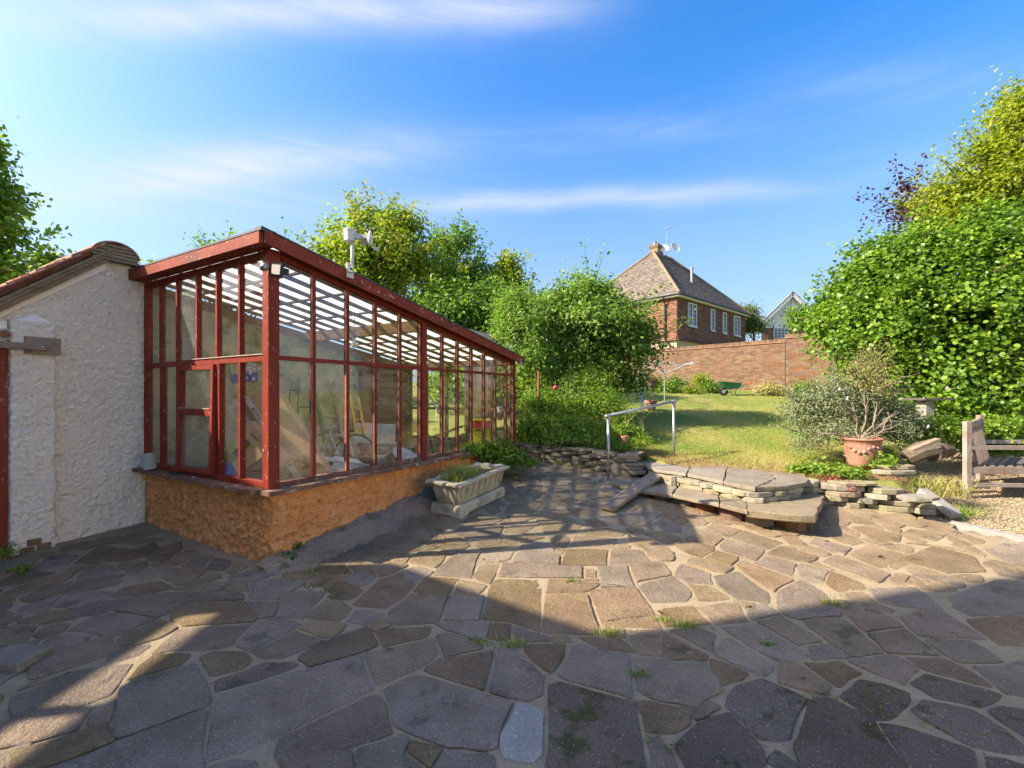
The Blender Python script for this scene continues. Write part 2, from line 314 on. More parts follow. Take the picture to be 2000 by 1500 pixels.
class MB:
    def __init__(s): s.v=[]; s.f=[]; s.r=[]
    def add(s,vs,fs,r=None):
        k=len(s.v); s.v+= [tuple(v) for v in vs]; s.f+=[tuple(i+k for i in f) for f in fs]
        s.r+=[random.random() if r is None else r]*len(fs); return s
    def box(s,a,b,r=None):
        (x0,y0,z0),(x1,y1,z1)=a,b
        return s.add([(x0,y0,z0),(x1,y0,z0),(x1,y1,z0),(x0,y1,z0),(x0,y0,z1),(x1,y0,z1),(x1,y1,z1),(x0,y1,z1)],
            [(0,3,2,1),(4,5,6,7),(0,1,5,4),(1,2,6,5),(2,3,7,6),(3,0,4,7)],r)
    def bar(s,p,q,w,h,up=(0,0,1),r=None):
        """square bar from p to q, w across, h along up"""
        p,q=Vector(p),Vector(q); d=(q-p).normalized(); up=Vector(up)
        sd=d.cross(up).normalized(); u=sd.cross(d).normalized()
        vs=[c+sd*(w/2)*i+u*(h/2)*j for c in (p,q) for i,j in ((-1,-1),(1,-1),(1,1),(-1,1))]
        return s.add(vs,[(3,2,1,0),(4,5,6,7),(0,1,5,4),(1,2,6,5),(2,3,7,6),(3,0,4,7)],r)
    def tube(s,pts,rad,n=8,cap=True):
        pts=[Vector(p) for p in pts]; rs=rad if isinstance(rad,(list,tuple)) else [rad]*len(pts)
        ring=[];prev=None
        for i,p in enumerate(pts):
            d=(pts[min(i+1,len(pts)-1)]-pts[max(i-1,0)]).normalized()
            a=d.orthogonal().normalized() if prev is None else (prev-d*prev.dot(d)).normalized()
            prev=a; b=d.cross(a)
            ring.append([p+(a*math.cos(2*math.pi*k/n)+b*math.sin(2*math.pi*k/n))*rs[i] for k in range(n)])
        vs=[v for r in ring for v in r]; fs=[]
        for i in range(len(pts)-1):
            for k in range(n):
                a=i*n+k; b=i*n+(k+1)%n; fs.append((a,b,b+n,a+n))
        if cap: fs+= [tuple(range(n-1,-1,-1)),tuple(range((len(pts)-1)*n,len(pts)*n))]
        return s.add(vs,fs)
    def lathe(s,c,prof,n=24,axis=(0,0,1)):
        c=Vector(c); q=Vector((0,0,1)).rotation_difference(Vector(axis))
        vs=[];fs=[]
        for (r,z) in prof:
            for k in range(n):
                a=2*math.pi*k/n; vs.append(c+q@Vector((r*math.cos(a),r*math.sin(a),z)))
        for i in range(len(prof)-1):
            for k in range(n):
                a=i*n+k; b=i*n+(k+1)%n; fs.append((a,b,b+n,a+n))
        fs+=[tuple(range(n-1,-1,-1)),tuple(range((len(prof)-1)*n,len(prof)*n))]
        return s.add(vs,fs)
    def prism(s,poly,z0,z1,r=None):
        n=len(poly); zz0=z0 if isinstance(z0,(list,tuple)) else [z0]*n; zz1=z1 if isinstance(z1,(list,tuple)) else [z1]*n
        vs=[(p[0],p[1],zz0[i]) for i,p in enumerate(poly)]+[(p[0],p[1],zz1[i]) for i,p in enumerate(poly)]
        fs=[tuple(range(n-1,-1,-1)),tuple(range(n,2*n))]+[(i,(i+1)%n,n+(i+1)%n,n+i) for i in range(n)]
        return s.add(vs,fs,r)
    def build(s,name,mat,parent=None,local=False,rnd=False,smooth=False,origin=None,**kw):
        o=mesh_obj(name,s.v,s.f,mat,parent,local,s.r if rnd else None,smooth,origin)
        return tag(o,**kw) if kw else o
def lettering(txt,size,mat,parent,M4,name='lettering'):
    cu=bpy.data.curves.new('lettering','FONT'); cu.body=txt; cu.size=size; cu.extrude=.0008; cu.align_x='CENTER'; cu.align_y='CENTER'
    cu.offset=size*.018
    tmp=bpy.data.objects.new('tmp_text',cu); me=bpy.data.meshes.new_from_object(tmp); bpy.data.objects.remove(tmp)
    me.transform(MX[parent.name].inverted()@M4); me.materials.clear(); me.materials.append(M[mat])
    o=bpy.data.objects.new(name,me); COL.objects.link(o); o.parent=parent; return o
def fbm(x,y,z,o=4):
    return noise.fractal(Vector((x,y,z)),.9,2.1,o)
def rock(mb,c,ax,L,D,Hh,j=.18,tilt=0.0,r=None,n=8):
    """flat irregular stone: plan outline of n points, three rings"""
    c=Vector(c); ax=Vector((ax[0],ax[1],0)).normalized(); ay=Vector((-ax.y,ax.x,0)); vs=[]
    out=[]
    for k in range(n):
        a=2*math.pi*(k+.5)/n; cx,cy=math.cos(a),math.sin(a)
        m=max(abs(cx),abs(cy)); sx,sy=cx/m,cy/m
        out.append((sx*L/2*(1-random.random()*j*.6),sy*D/2*(1-random.random()*j)))
    for zz,sc in ((0,.96),(.12,1),(.85,1.0),(1,.955)):
        for (a,b) in out:
            jj=1+random.uniform(-.02,.02)
            vs.append(c+ax*a*sc*jj+ay*b*sc*jj+Vector((0,0,zz*Hh+a*tilt+random.uniform(-.03,.03)*Hh)))
    fs=[tuple(range(n-1,-1,-1)),tuple(range(3*n,4*n))]
    for i in range(3):
        for k in range(n): a=i*n+k;b=i*n+(k+1)%n; fs.append((a,b,b+n,a+n))
    mb.add(vs,fs,r); return mb
# ---------------------------------------------------------------- foliage
def leaf_arrays(C,N,size,asp=.62,fold=.25,shape='kite',axis=None):
    """C centres, N normals (n,3) -> kite leaves of two faces"""
    n=len(C); N=N/np.linalg.norm(N,axis=1)[:,None]
    R=RNG.normal(size=(n,3)) if axis is None else axis
    T=R-(R*N).sum(1)[:,None]*N; T/=np.linalg.norm(T,axis=1)[:,None]+1e-9
    B=np.cross(N,T); s=size[:,None]
    if shape=='kite':
        a=C-T*s*.5; b=C+B*s*asp*.5+N*s*fold*.3-T*s*.05; c=C+T*s*.5-N*s*fold*.3; d=C-B*s*asp*.5+N*s*fold*.3-T*s*.05
        V=np.stack([a,b,c,d],1).reshape(-1,3); i=np.arange(n)*4
        Fc=np.stack([np.stack([i,i+1,i+2],1),np.stack([i,i+2,i+3],1)],1).reshape(-1,3); k=2
    else:   # six-point leaf, four faces
        a=C-T*s*.5; b1=C+B*s*asp*.42+N*s*fold*.25-T*s*.22; b2=C+B*s*asp*.45+N*s*fold*.2+T*s*.15; c=C+T*s*.5-N*s*fold*.5
        d2=C-B*s*asp*.45+N*s*fold*.2+T*s*.15; d1=C-B*s*asp*.42+N*s*fold*.25-T*s*.22
        V=np.stack([a,b1,b2,c,d2,d1],1).reshape(-1,3); i=np.arange(n)*6
        Fc=np.stack([np.stack([i,i+1,i+2],1),np.stack([i,i+2,i+3],1),np.stack([i,i+3,i+4],1),np.stack([i,i+4,i+5],1)],1).reshape(-1,3); k=4
    return V,Fc,k
def crown_points(blobs,n,clump=26,sig=.16,shell=.75,up=.55,ragged=.22,stray=.03):
    """blobs (x,y,z,rx,ry,rz); returns leaf centres, normals, per-leaf tone and clump centres"""
    B=np.array(blobs,float); vol=(B[:,3]*B[:,4]+B[:,4]*B[:,5]+B[:,3]*B[:,5]); pr=vol/vol.sum()
    nc=max(3,n//clump); bi=RNG.choice(len(B),nc,p=pr)
    d=RNG.normal(size=(nc,3)); d/=np.linalg.norm(d,axis=1)[:,None]
    low=d[:,2]<-.35; d[low,2]*=-.5
    rad=1-np.abs(RNG.normal(size=nc))*(1-shell)*.9
    rad*=1+ragged*np.array([noise.noise(Vector((x*2.6+b*7,y*2.6,z*2.6))) for (x,y,z),b in zip(d,bi)])
    cc=B[bi,:3]+d*B[bi,3:6]*rad[:,None]
    ctone=np.clip(RNG.normal(.45,.28,nc),0,1)
    ci=RNG.choice(nc,n); dd=d[ci]
    s=sig*(.6+.8*RNG.random(n)); s[RNG.random(n)<stray]*=1.8
    C=cc[ci]+RNG.normal(size=(n,3))*s[:,None]*np.array([1,1,.75])
    N=dd*.55+RNG.normal(size=(n,3))*.5; N[:,2]+=up
    tone=np.clip(ctone[ci]*.6+RNG.random(n)*.45,0,1)
    return C,N,tone,cc
def pblob(px,py,Y,rx,ry,rd=None):
    p=P(px,py,Y); k=Y/F; return (p.x,p.y,p.z,rx*k,(rd if rd is not None else (rx+ry)/2*k*.9),ry*k)
def foliage(name,C,N,tone,size,mat,parent,asp=.62,shape='kite',jit=.35,kind=None,fold=.25,axis=None):
    sz=size*(1-jit/2+jit*RNG.random(len(C)))
    V,Fc,k=leaf_arrays(C,N,sz,asp,fold,shape,axis)
    o=mesh_obj(name,V,Fc,mat,parent,rnd=np.repeat(tone,k))
    if kind: o['kind']=kind
    return o
def tree(name,label,cat,base,blobs,n,leaf,mat,sig=.16,trunk_r=.09,group=None,clump=26,crown='crown',branches=26,shell=.75,ragged=.25,sprigs=0,shape='kite',trunk=True,asp=.62,up=.55,sprig_len=.7,sprig_leaf=22):
    root=empty(name,(base[0],base[1],base[2]),0,label,cat,group)
    C,N,tone,cc=crown_points(blobs,n,clump,sig,shell,up,ragged)
    bw=MB(); b0=Vector(base); top=Vector(blobs[0][:3])
    # sprigs: shoots that stand out past the outline
    if sprigs:
        SC=[];SN=[];ST=[]
        for k in range(sprigs):
            q=Vector(cc[RNG.integers(len(cc))]); ctr=Vector(blobs[0][:3])
            if q.z<ctr.z-.2*blobs[0][5]: q.z+=blobs[0][5]*.5
            dr=(q-ctr); dr.z=abs(dr.z)*.6+dr.length*.5; dr=(dr.normalized()+Vector(RNG.normal(size=3))*.25).normalized()
            ln=sprig_len*random.uniform(.5,1.3); pts=[q+dr*ln*t+Vector((0,0,-.12*ln*t*t)) for t in (0,.35,.7,1)]
            bw.tube(pts,[.012,.009,.006,.003],4)
            for j in range(sprig_leaf):
                t=random.random()**.8; SC.append(q+dr*ln*t+Vector(RNG.normal(size=3))*leaf*.7); SN.append(Vector((0,0,.6))+Vector(RNG.normal(size=3))*.7); ST.append(min(1,random.random()*.5+.4))
        C=np.vstack([C,np.array(SC)]); N=np.vstack([N,np.array(SN)]); tone=np.concatenate([tone,ST])
    foliage(crown,C,N,tone,leaf,mat,root,shape=shape,asp=asp)
    if trunk:
        tb=MB(); mid=b0.lerp(top,.5)+Vector((random.uniform(-.1,.1),random.uniform(-.1,.1),0))
        tb.tube([b0-Vector((0,0,.2)),b0.lerp(mid,.5),mid,top],[trunk_r*1.25,trunk_r,trunk_r*.75,trunk_r*.35],8); tb.build('trunk','bark',root,smooth=True)
        idx=RNG.choice(len(cc),min(branches,len(cc)),replace=False)
        for i in idx:
            q=Vector(cc[i]); s0=b0.lerp(top,random.uniform(.35,.95)); md=s0.lerp(q,.5)+Vector((0,0,.12*(q-s0).length))+Vector(RNG.normal(size=3))*.06*(q-s0).length
            bw.tube([s0,md,q],[trunk_r*.3,trunk_r*.18,.006],4)
    if bw.v: bw.build('branches','bark',root)['kind']='stuff'
    return root
def blades(centres,hgt,wid,lean,mat,name,parent,kind='stuff',bend=.35,tone=None,origin=None):
    """grass blades of two faces each"""
    C=np.asarray(centres,float); n=len(C); a=RNG.random(n)*2*math.pi
    h=hgt*(.5+RNG.random(n)); Lx=lean*RNG.normal(size=n)*h; Ly=lean*RNG.normal(size=n)*h
    sx=np.cos(a)*wid/2; sy=np.sin(a)*wid/2
    b0=C+np.stack([sx,sy,0*a],1); b1=C-np.stack([sx,sy,0*a],1)
    m0=C+np.stack([Lx*bend+sx*.7,Ly*bend+sy*.7,h*.6],1); m1=C+np.stack([Lx*bend-sx*.7,Ly*bend-sy*.7,h*.6],1)
    t=C+np.stack([Lx,Ly,h*(1-.3*np.minimum(1,np.hypot(Lx,Ly)/h))],1)
    V=np.stack([b0,b1,m0,m1,t],1).reshape(-1,3); i=np.arange(n)*5
    Fc=np.stack([np.stack([i,i+1,i+3],1),np.stack([i,i+3,i+2],1),np.stack([i+2,i+3,i+4],1)],1).reshape(-1,3)
    tn=RNG.random(n) if tone is None else tone
    o=mesh_obj(name,V,Fc,mat,parent,rnd=np.repeat(tn,3),origin=origin)
    o['kind']='stuff'
    return o
# ---------------------------------------------------------------- ground sheets
def grid_sheet(name,xs,ys,fn,mat,parent=None):
    xs=np.array(xs);ys=np.array(ys); nx,ny=len(xs),len(ys)
    V=np.array([(x,y,fn(x,y)) for y in ys for x in xs]); i=np.arange(nx*ny).reshape(ny,nx)
    Fc=np.stack([i[:-1,:-1].ravel(),i[:-1,1:].ravel(),i[1:,1:].ravel(),i[1:,:-1].ravel()],1)
    return mesh_obj(name,V,Fc,mat,parent,smooth=True,origin=(0,0,0))
xs=sorted(set(list(np.arange(-1,9,.14))+list(np.arange(9,30,1.0))+list(np.arange(-30,-1,1.0))+[-300,-150,-80,-50,50,80,150,300]))
ys=sorted(set(list(np.arange(5.0,9.5,.12))+list(np.arange(9.5,20,.5))+list(np.arange(20,60,3))+[80,120,200,320]))
lawn=grid_sheet('lawn',xs,ys,TH,'lawn_ground'); tag(lawn,kind='structure')
def on_patio(x,y):
    """inside the paved area"""
    if y>yb(x)-.02: return False
    # greenhouse and outbuilding footprint
    lx,ly=(x+2.19)*.499+(y-4.03)*.867, -(x+2.19)*.867+(y-4.03)*.499
    if lx>-.02 and ly>-.02: return False
    if ly>2.43: return False
    if x>4.9 and y>5.09-(x-5.04)*1.18: return False
    return True
# mortar bed of the patio
xs=np.arange(-9,9.01,.16); ys=np.concatenate([np.arange(-6,1,.5),np.arange(1,8.6,.14)])
def mz(x,y):
    lx,ly=(x+2.19)*.499+(y-4.03)*.867, -(x+2.19)*.867+(y-4.03)*.499
    d=0
    if ly>2.6 : d=-.2
    if x>4.9 and y>5.09-(x-5.04)*1.18: d-=.15
    if y>yb(x)+.1: d-=.25
    return g(x,y)+d+.004*noise.noise(Vector((x*4,y*4,0)))
patio=grid_sheet('patio',xs,ys,mz,'mortar'); tag(patio,kind='structure')
far=grid_sheet('ground',[-300,-60,-9,9,60,300],[-300,-60,-5.9,5.1],lambda x,y:-.12,'lawn_ground'); tag(far,kind='structure')
xs=np.arange(4.4,16.1,.2); ys=np.arange(3.2,9.6,.2)
gravel=grid_sheet('gravel_path',xs,ys,lambda x,y:g(x,y)-.02+.012*noise.noise(Vector((x*3,y*3,5))) if (x>4.9 and y>5.03-(x-5.04)*1.18) else g(x,y)-.2,'gravel_ground'); tag(gravel,kind='structure')

# ---------------------------------------------------------------- crazy paving: outlines of the stones seen one by one
ZL="""200,615 330,545 520,540 420,600 230,648|185,785 200,690 290,640 600,550 670,625 480,690|75,1010 105,895 420,760 715,720 600,880 460,945|130,845 200,800 370,760 260,800|650,580 700,545 880,465 970,510 880,560 700,615|400,520 560,430 650,425 850,460 650,540|650,410 850,320 1110,305 1130,312 880,450|960,410 1060,368 1340,365 1420,440 1410,470 1230,485 1040,490 980,450|870,645 1000,530 1130,500 1390,490 1300,600 1250,618 1000,635|1060,352 1150,312 1330,312 1345,350|1330,600 1420,490 1520,455 1670,490 1400,632|1410,640 1650,530 1800,575 1580,680 1480,670|1670,510 1730,480 1880,478 1915,490 1860,560 1810,562|1545,440 1580,320 1600,312 1805,312 1690,445|1700,445 1780,370 1870,340 1945,400 1930,440 1895,460|1405,345 1410,260 1550,240 1690,255 1600,310 1560,345|1370,362 1550,358 1550,400 1520,440 1440,455|1130,670 1170,645 1370,640 1395,690 1360,735 1180,772 1140,720|750,780 870,660 1000,650 1045,665 1000,710 850,755|1200,865 1210,800 1480,705 1640,700 1660,715 1450,800|655,1120 650,1000 670,850 760,800 1080,715 1110,740 1130,800 1165,850 1165,940|200,1330 510,1230 540,1200 800,1105 1150,970 1130,1110 1080,1400 600,1400|1145,1262 1195,900 1220,882 1730,735 2005,672 2075,850 1560,1110|1565,1200 1560,1125 2070,885 2110,890 2160,940 2175,1090 1700,1255 1600,1260|100,1200 250,1160 560,1050 600,1050 610,1140 290,1270 80,1286|60,1030 330,960 490,965 430,1075 200,1140 0,1175 0,1050|500,1060 480,1045 500,1000 600,960 635,920 630,980 600,1030|0,535 0,600 120,600 200,500 60,505|210,490 380,395 550,400 400,455|360,310 440,235 740,195 720,225 620,270 420,305|120,345 250,280 400,250 350,310 200,358|90,440 130,400 280,350 350,320 250,405|290,385 380,330 570,310 640,315 560,350 380,385|360,440 490,372 640,352 860,325 640,400 520,430|640,330 700,280 900,245 970,285 760,330|775,215 790,180 950,165 990,175 930,215 810,235|915,225 1010,180 1150,180 1060,250 990,265|440,225 480,190 600,155 680,185 560,215|161,180 300,105 420,105 340,160 240,180|440,140 560,60 760,80 860,40 900,80 700,130|820,125 870,70 1010,25 1000,60 920,125|945,130 1040,75 1105,88 1015,142|1010,165 1100,105 1180,108 1140,168|1150,175 1190,112 1275,132 1240,182|1270,190 1320,150 1370,165 1300,203|980,288 1060,256 1160,256 1250,262 1250,295|1262,262 1370,258 1390,300 1330,305 1262,297|60,525 120,470 260,425 440,395 370,440 200,480|0,330 120,280 290,225 420,198 350,240 90,318|0,270 10,240 150,195 290,200 100,262"""
ZM="""120,375 220,290 270,240 380,195 460,265 400,330 290,395|385,190 470,160 560,190 490,238 430,240|455,300 530,225 690,235 650,310|275,480 430,325 630,330 590,480|80,470 130,410 200,405 280,430 240,480|680,320 700,240 860,270 800,325|617,465 660,335 830,335 805,455|850,450 895,240 1165,240 1160,400 1150,525 1000,472|775,225 820,160 925,148 900,215 875,260|575,205 720,80 810,90 770,225|430,140 480,80 600,80 630,90 570,165|795,148 850,90 1010,72 980,118 850,150|1010,135 1060,40 1200,30 1262,110 1255,150|1285,150 1300,70 1530,70 1515,150|1552,145 1562,75 1720,75 1775,138|938,215 948,142 1385,168 1392,228|1410,222 1410,178 1470,185 1462,220|1195,310 1215,240 1480,235 1485,270 1400,298|1168,530 1185,328 1420,320 1475,540|1500,275 1482,172 1640,155 1665,268|1432,320 1445,302 1680,285 1825,508 1512,488|1648,155 1820,142 1880,210 1700,248|1722,282 1760,250 1900,222 2000,300 1960,350 1780,358|590,490 880,472 875,500 848,562 790,570|862,560 900,480 990,490 975,565|1010,540 1010,505 1190,560 1190,575 1050,580|238,525 540,502 520,560 290,605|-185,680 -120,620 200,510 255,600 60,665 -130,725|185,665 195,655 560,570 560,640 500,720 240,828|598,555 640,545 770,575 825,620 635,658|525,740 620,682 880,642 885,690 832,838|890,860 920,642 1010,632 1168,780 1150,870 1080,895 960,890|1078,602 1288,602 1280,660 1215,748 1112,680|1282,770 1362,622 1390,608 1640,655 1655,893 1300,782|1217,560 1310,552 1325,580 1222,585|1385,562 1600,562 1685,640 1500,618|1642,522 1820,514 1980,600 2000,655 1722,648|302,850 450,772 620,822 983,932 900,1170 840,1198 640,1158 340,1050|935,1110 1040,955 1090,958 1168,985 1163,1215 1100,1238 970,1210|1208,1400 1217,832 1260,818 1660,922 1688,960 1728,1200 1740,1400|1702,690 2070,708 2095,740 2135,850 2000,935 1850,920 1707,850|1705,932 1850,940 1990,970 1985,1050 1900,1072 1755,1075|152,1200 380,1122 408,1140 390,1200 370,1300 150,1300|418,1200 440,1150 608,1182 540,1275|565,1300 645,1192 870,1242 880,1300|-250,1286 -200,1250 100,1192 112,1300|1757,1150 1815,1115 1890,1200 1915,1310 1800,1300"""
ZR="""50,192 100,155 262,195 255,225 190,258|112,150 230,115 318,150 270,190|198,110 270,72 425,102 350,143|355,143 440,107 660,175 560,208|305,190 342,157 550,210 500,272 330,225|232,260 280,222 395,252 360,298|130,290 150,262 365,312 330,343|57,370 90,302 238,347 250,403 120,392|505,290 570,252 730,292 690,353|585,238 660,207 835,252 800,283|402,300 440,282 695,380 600,443 565,430|265,360 400,338 557,450 558,508 395,488|728,310 760,292 902,327 878,398 782,392|893,398 920,332 1085,400 1090,430 960,442|873,290 960,252 1245,350 1180,392|1022,240 1150,192 1375,252 1325,300 1240,328|802,180 850,152 1025,202 990,238|1042,90 1110,82 1315,132 1295,168 1140,145|1312,120 1370,97 1555,132 1500,163|125,402 240,412 350,483 190,492|640,570 642,440 760,392 858,452 950,560 955,578 740,598|0,550 150,537 240,620 0,638|178,537 400,512 445,608 280,628|455,580 472,532 560,522 625,570 490,603|772,605 960,592 1195,760 1215,788 1040,803|522,620 640,592 848,720 740,743|335,650 510,632 805,800 650,838|52,670 170,652 267,690 257,778|302,800 312,722 360,717 598,860 540,913|262,955 257,832 447,905 430,938 305,953|652,950 652,862 720,857 915,970 880,1008 700,968|795,850 970,842 1075,900 960,973|795,752 920,747 1005,805 830,823|965,502 1090,512 1315,640 1120,663|1005,462 1100,452 1158,493 1030,490|1155,442 1400,432 1525,543 1200,508|1335,600 1450,562 1540,567 1775,710 1410,688|1135,690 1330,662 1495,795 1240,778|1485,730 1700,727 1885,838 1640,828|1705,612 1840,602 2000,660 2060,740 1865,740|1045,840 1260,802 1415,870 1320,955|352,1090 402,972 540,942 787,1050 700,1188 690,1268 522,1278|1000,1040 1082,932 1335,1012 1348,1050 1215,1145 1140,1155|1355,960 1440,900 1845,1020 1720,1075 1500,1038|1365,820 1560,828 1700,902 1795,968 1450,885|1735,872 1980,872 2100,1030 1900,1008|745,1330 800,1062 900,1042 1140,1160 1345,1429 780,1450|1180,1175 1320,1212 1690,1340 1720,1450 1380,1450|1405,1120 1455,1065 1700,1102 1900,1222 2000,1350 1700,1300|0,692 218,805 200,820 0,828|50,1320 250,1155 355,1132 500,1280 520,1330 480,1450 150,1450|560,1400 625,1340 750,1429 720,1500|1545,500 1860,385 2050,400 2060,560 1700,580|1900,860 2150,830 2200,950 2050,1000|1320,270 1500,200 1700,250 1760,330 1560,340|1340,175 1420,180 1600,205 1680,225 1500,195|1790,220 1900,180 2080,205 2060,280 1930,285"""
ZT="""1215,790 1240,722 1552,742 1500,805|1045,717 1200,722 1208,760 1180,795 1105,778|852,765 890,702 1025,730|972,600 1200,587 1310,640 1240,688 1035,700|745,690 800,642 955,652 880,698|1285,698 1400,652 1610,690 1580,718|375,698 450,642 735,642 700,718 480,733|425,638 560,562 735,602 660,638|752,558 775,502 840,482 975,540 900,558|965,573 1100,527 1220,560 1060,578|1195,520 1395,542 1375,580 1250,568|1012,403 1090,367 1200,367 1215,408|1085,450 1115,422 1275,465 1200,473|1090,490 1150,467 1235,480 1190,513|985,530 1060,502 1115,512 1080,525|1038,340 1080,307 1135,320 1110,343|1198,345 1250,337 1395,337 1370,373 1232,378|1228,390 1395,387 1405,420 1285,448|1425,610 1570,562 1735,600 1640,648|1245,490 1330,472 1465,495 1400,518|1365,458 1500,422 1585,440 1530,480|755,450 900,447 915,470 850,493|942,290 1000,267 1045,290 1000,318|1045,270 1080,247 1125,250 1090,278|1605,570 1750,532 1865,560 1760,630|1735,648 1860,602 2000,640 2000,690 1850,687|1725,698 1850,692 1990,735 1900,770|602,520 700,502 712,540 660,568|842,370 880,362 930,347 1015,362 990,398 900,398|842,412 935,402 955,438 850,438|1115,250 1285,242 1295,278 1200,298 1070,298|1500,300 1420,320 1440,370 1560,400 1620,370"""
traced=[]
for st,ox,oy,k in ((ZL,0,1050,2.857),(ZM,650,1050,2.857),(ZR,1300,1000,2.857),(ZT,780,850,3.636)):
    for pl in st.split('|'):
        pts=[tuple(map(float,q.split(','))) for q in pl.split()]
        w3=[GP(ox+a/k,oy+b/k) for a,b in pts]
        traced.append([(v.x,v.y) for v in w3])
def area(p): return .5*sum(p[i][0]*p[(i+1)%len(p)][1]-p[(i+1)%len(p)][0]*p[i][1] for i in range(len(p)))
def cent(p): return (sum(q[0] for q in p)/len(p),sum(q[1] for q in p)/len(p))
def inside(p,x,y):
    c=False; n=len(p)
    for i in range(n):
        x1,y1=p[i]; x2,y2=p[i-1]
        if (y1>y)!=(y2>y) and x<(x2-x1)*(y-y1)/(y2-y1)+x1: c=not c
    return c
traced=[p if area(p)>0 else p[::-1] for p in traced]
def grow(p,d):
    out=[]; n=len(p)
    for i in range(n):
        a,b,c=Vector(p[i-1]),Vector(p[i]),Vector(p[(i+1)%n]); e=(b-a).normalized(); f=(c-b).normalized(); n1=Vector((e.y,-e.x)); n2=Vector((f.y,-f.x)); m=(n1+n2); m=m.normalized()/max(.5,m.length/2) if m.length>.1 else n1
        q=b+m*d; out.append((q.x,q.y))
    return out
traced=[grow(p,.004) for p in traced]
pseudo=[]
bb=[(min(q[0] for q in p),max(q[0] for q in p),min(q[1] for q in p),max(q[1] for q in p)) for p in traced]
for p,(x0,x1,y0,y1) in zip(traced,bb):
    for i in range(len(p)):
        a,b=Vector(p[i]),Vector(p[(i+1)%len(p)]); c=Vector(cent(p)); L=(b-a).length
        for k in range(max(1,int(L/.07))):
            q=a.lerp(b,(k+.5)/max(1,int(L/.07))); q=q+(c-q).normalized()*.045; pseudo.append((q.x,q.y))
seeds=[]
y=.7
while y<8.3:
    sp=.27 if y>2.6 else .36
    x=-6.2
    while x<6.6:
        sx,sy=x+random.uniform(-.1,.1),y+random.uniform(-.1,.1)
        if on_patio(sx,sy) and abs(sx)<sy*1.3+2.2 and not any(b[0]<=sx<=b[1] and b[2]<=sy<=b[3] and inside(p,sx,sy) for p,b in zip(traced,bb)):
            if not pseudo or min((sx-a)**2+(sy-b)**2 for a,b in pseudo[::1])>.006: seeds.append((sx,sy))
        x+=sp
    y+=sp*.8
allp=np.array(seeds+pseudo)
def clip(poly,a,b,c):
    out=[]
    for i in range(len(poly)):
        p,q=poly[i],poly[(i+1)%len(poly)]; dp=a*p[0]+b*p[1]-c; dq=a*q[0]+b*q[1]-c
        if dp<=0: out.append(p)
        if (dp<0)!=(dq<0) and dp!=dq:
            t=dp/(dp-dq); out.append((p[0]+(q[0]-p[0])*t,p[1]+(q[1]-p[1])*t))
    return out
cells=[]
for (sx,sy) in seeds:
    d=(allp[:,0]-sx)**2+(allp[:,1]-sy)**2; idx=np.argsort(d)[1:40]
    poly=[(sx-.45,sy-.3),(sx+.45,sy-.3),(sx+.45,sy+.3),(sx-.45,sy+.3)]
    for j in idx:
        nx,ny=allp[j]; a,b=nx-sx,ny-sy; L=math.hypot(a,b)
        if L<1e-4: continue
        a/=L;b/=L; poly=clip(poly,a,b,a*sx+b*sy+L/2-.006)
        if len(poly)<3: break
    if len(poly)>=3 and area(poly)>.008 and all(on_patio(*q) for q in poly): cells.append(poly)
def stone_mesh(poly,hgt):
    """one slab: worn rounded corners, bevelled arris, slightly uneven face"""
    pts=[Vector(p) for p in poly]; out=[]; n=len(pts)
    for i in range(n):
        p,a,b=pts[i],pts[i-1],pts[(i+1)%n]
        la,lb=(a-p).length,(b-p).length; k=min(.012,la*.12),min(.012,lb*.12)
        if la<1e-4 or lb<1e-4: continue
        out.append(p+(a-p)/la*k[0]); out.append(p+(b-p)/lb*k[1])
        if lb>.12:
            nk=min(4,int(lb/.10)); nn=Vector((-(b-p).y,(b-p).x)).normalized()
            for j in range(nk): out.append(p.lerp(b,(j+1+random.uniform(-.25,.25))/(nk+1))+nn*random.uniform(-.007,.007))
    c=Vector((sum(p.x for p in out)/len(out),sum(p.y for p in out)/len(out))); n=len(out)
    tx,ty=random.uniform(-.02,.02),random.uniform(-.02,.02)
    z0=g(c.x,c.y)
    def zz(p): return g(p.x,p.y)+(p.x-c.x)*tx+(p.y-c.y)*ty
    vs=[];
    for ring,(sh,dz) in enumerate(((0,-.03),(0,hgt-.005),(.008,hgt))):
        for p in out:
            d=(c-p); L=d.length; q=p+d/L*min(sh,L*.3) if L>0 else p
            vs.append((q.x,q.y,zz(p)+dz+random.uniform(-.0012,.0012)))
    # inner ring gives the face a little roll
    for p in out: q=p.lerp(c,.5); vs.append((q.x,q.y,zz(q)+hgt+random.uniform(-.002,.002)))
    fs=[]
    for i in range(3):
        for k in range(n): a=i*n+k;b=i*n+(k+1)%n; fs.append((a,b,b+n,a+n))
    fs.append(tuple(range(3*n,4*n))); return vs,fs,c
def pxarea(p):
    q=[((x/y),(H-g(x,y))/y) for x,y in p if y>.3]
    return abs(area(q)) if len(q)>2 else 0
